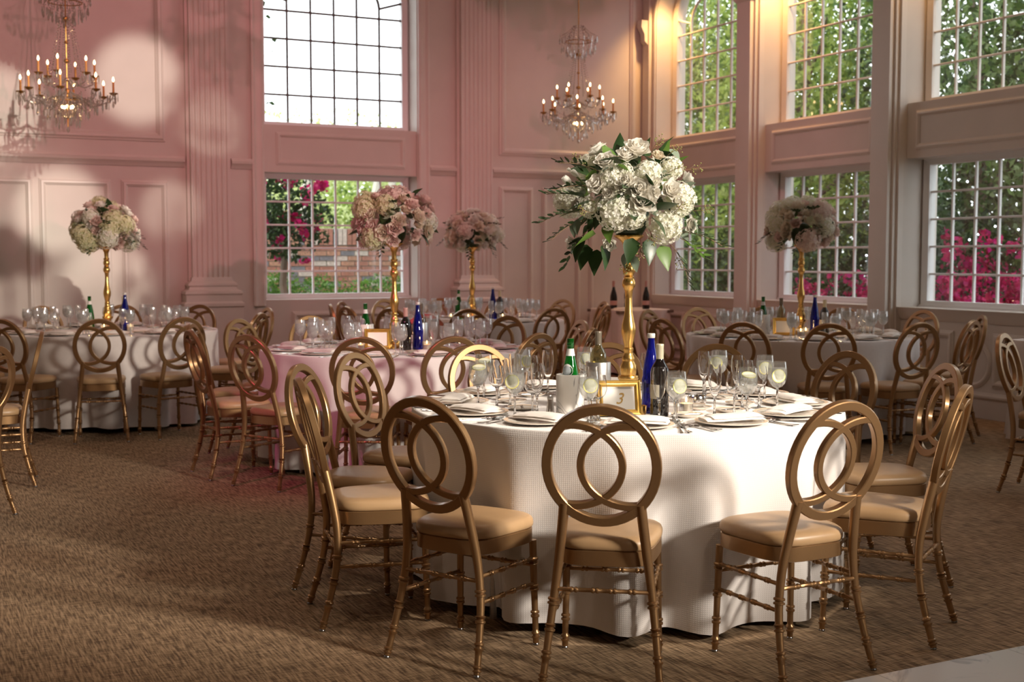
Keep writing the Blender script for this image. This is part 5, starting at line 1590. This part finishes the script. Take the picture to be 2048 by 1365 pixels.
def chandelier(x, y, z, label, rz, top, skip=(), light=4):
    root = empty('chandelier', (x, y, z), rz, label, 'chandelier', 'crystal chandeliers')
    rod = MB().tube([(0, 0, 0.05), (0, 0, top)], 0.006, 8)
    for zz, r in ((0.36, 0.03), (0.46, 0.022), (0.62, 0.026), (0.78, 0.018), (0.98, 0.03)):
        rod.lathe([(0, zz - r), (r, zz - r * .3), (r * .8, zz + r * .4), (0, zz + r)], 12)
    link('stem', rod.mesh('stem', brass), root)
    g = random.Random(int(x * 100))
    n = 0
    for tier, (cnt, R, zc, off) in enumerate(((8, 0.385, 0.33, 0.2), (6, 0.235, 0.485, 0.55))):
        for k in range(cnt):
            a = off + 2 * PI * k / cnt
            c, s = math.cos(a), math.sin(a)
            pts = [Vector((c * r, s * r, zz)) for r, zz in ((0.02, 0.36 + 0.10 * tier), (R * .35, 0.30 + 0.12 * tier), (R * .65, zc - 0.085), (R * .92, zc - 0.055), (R, zc))]
            arm = link('arm', MB().tube(pts, [0.007, 0.008, 0.008, 0.007, 0.006], 8).mesh('arm', crystal_m), root)
            link('drip_pan', bob_me, arm, loc=(c * R, s * R, zc))
            link('candle_sleeve', sleeve_me, arm, loc=(c * R, s * R, zc))
            link('flame_bulb', fbulb_me, arm, loc=(c * R, s * R, zc))
            for q in range(5):
                b = a + q * PI / 2.5
                link('crystal_drop', drop_me if q % 2 else spear_me, root, loc=(c * R + 0.036 * math.cos(b), s * R + 0.036 * math.sin(b), zc - 0.045 - g.uniform(0, .03)))
            link('bead_strand', bead_chain((c * 0.05, s * 0.05, 1.0), (c * R * 0.5, s * R * 0.5, zc + 0.05), 0.03, 24), root)
    # glowing basket of beads
    for k in range(12):
        a = 2 * PI * k / 12; c, s = math.cos(a), math.sin(a)
        link('bead_strand', bead_chain((c * 0.105, s * 0.105, 0.30), (c * 0.03, s * 0.03, 0.13), 0.028, 12), root)
    for k in range(5):
        a = 2 * PI * k / 5
        link('basket_bulb', lm([(0, -0.018), (0.010, -0.010), (0.014, 0), (0.010, 0.010), (0, 0.018)], bulb_m, 10, 60), root, loc=(0.045 * math.cos(a), 0.045 * math.sin(a), 0.225))
    link('basket_ring', MB().tube([(0.106 * math.cos(2 * PI * i / 24), 0.106 * math.sin(2 * PI * i / 24), 0.30) for i in range(25)], 0.005, 6, False).mesh('basket_ring', brass), root)
    for R, zz, cnt in ((0.17, 0.15, 18), (0.25, 0.19, 22), (0.10, 0.08, 12), (0.33, 0.23, 26), (0.40, 0.27, 28)):
        for k in range(cnt):
            a = 2 * PI * k / cnt + R
            link('crystal_drop', drop_me if k % 2 else spear_me, root, loc=(R * math.cos(a), R * math.sin(a), zz - 0.03 + g.uniform(-.02, .02)))
            if k % 2 == 0: link('bead_strand', bead_chain((R * math.cos(a), R * math.sin(a), zz + 0.05), (0.10 * math.cos(a), 0.10 * math.sin(a), 0.30), 0.02, 9), root)
    link('finial', lm([(0, 0.0), (0.010, 0.010), (0.016, 0.026), (0.010, 0.045), (0.004, 0.06), (0, 0.065)], crystal_m, 8, 0), root)
    # crown of drops at the top
    link('crown_ring', MB().tube([(0.14 * math.cos(2 * PI * i / 24), 0.14 * math.sin(2 * PI * i / 24), 1.12) for i in range(25)], 0.005, 6, False).mesh('crown_ring', brass), root)
    for R, zz, cnt in ((0.19, 1.06, 24), (0.14, 1.02, 18), (0.08, 0.98, 12), (0.21, 1.16, 24)):
        for k in range(cnt):
            a = 2 * PI * k / cnt
            link('crystal_drop', spear_me if k % 2 else drop_me, root, loc=(R * math.cos(a), R * math.sin(a), zz - 0.06 + g.uniform(-.02, .02)))
            link('bead_strand', bead_chain((R * math.cos(a), R * math.sin(a), zz + 0.02), (0.05 * math.cos(a), 0.05 * math.sin(a), 1.30), 0.02, 10), root) if k % 2 == 0 else None
    link('ceiling_rose', lm([(0, top - 0.06), (0.02, top - 0.05), (0.07, top - 0.015), (0.08, top), (0, top)], brass, 20, 50), root)
    return root
chandelier(-3.87, 11.0, 2.46, 'crystal chandelier with amber candles before the panelled wall', 0.0, ZC - 2.46)
chandelier(0.735, 14.0, 2.63, 'crystal chandelier near the corner, above the far chairs', 0.5, ZC - 2.63)
chandelier(-0.15, 6.8, 2.90, 'crystal chandelier hanging over the middle of the room', 0.2, ZC - 2.90)
chandelier(1.46, 7.6, 3.25, 'crystal chandelier hanging above the aisle by the long window wall', 0.8, ZC - 3.25)
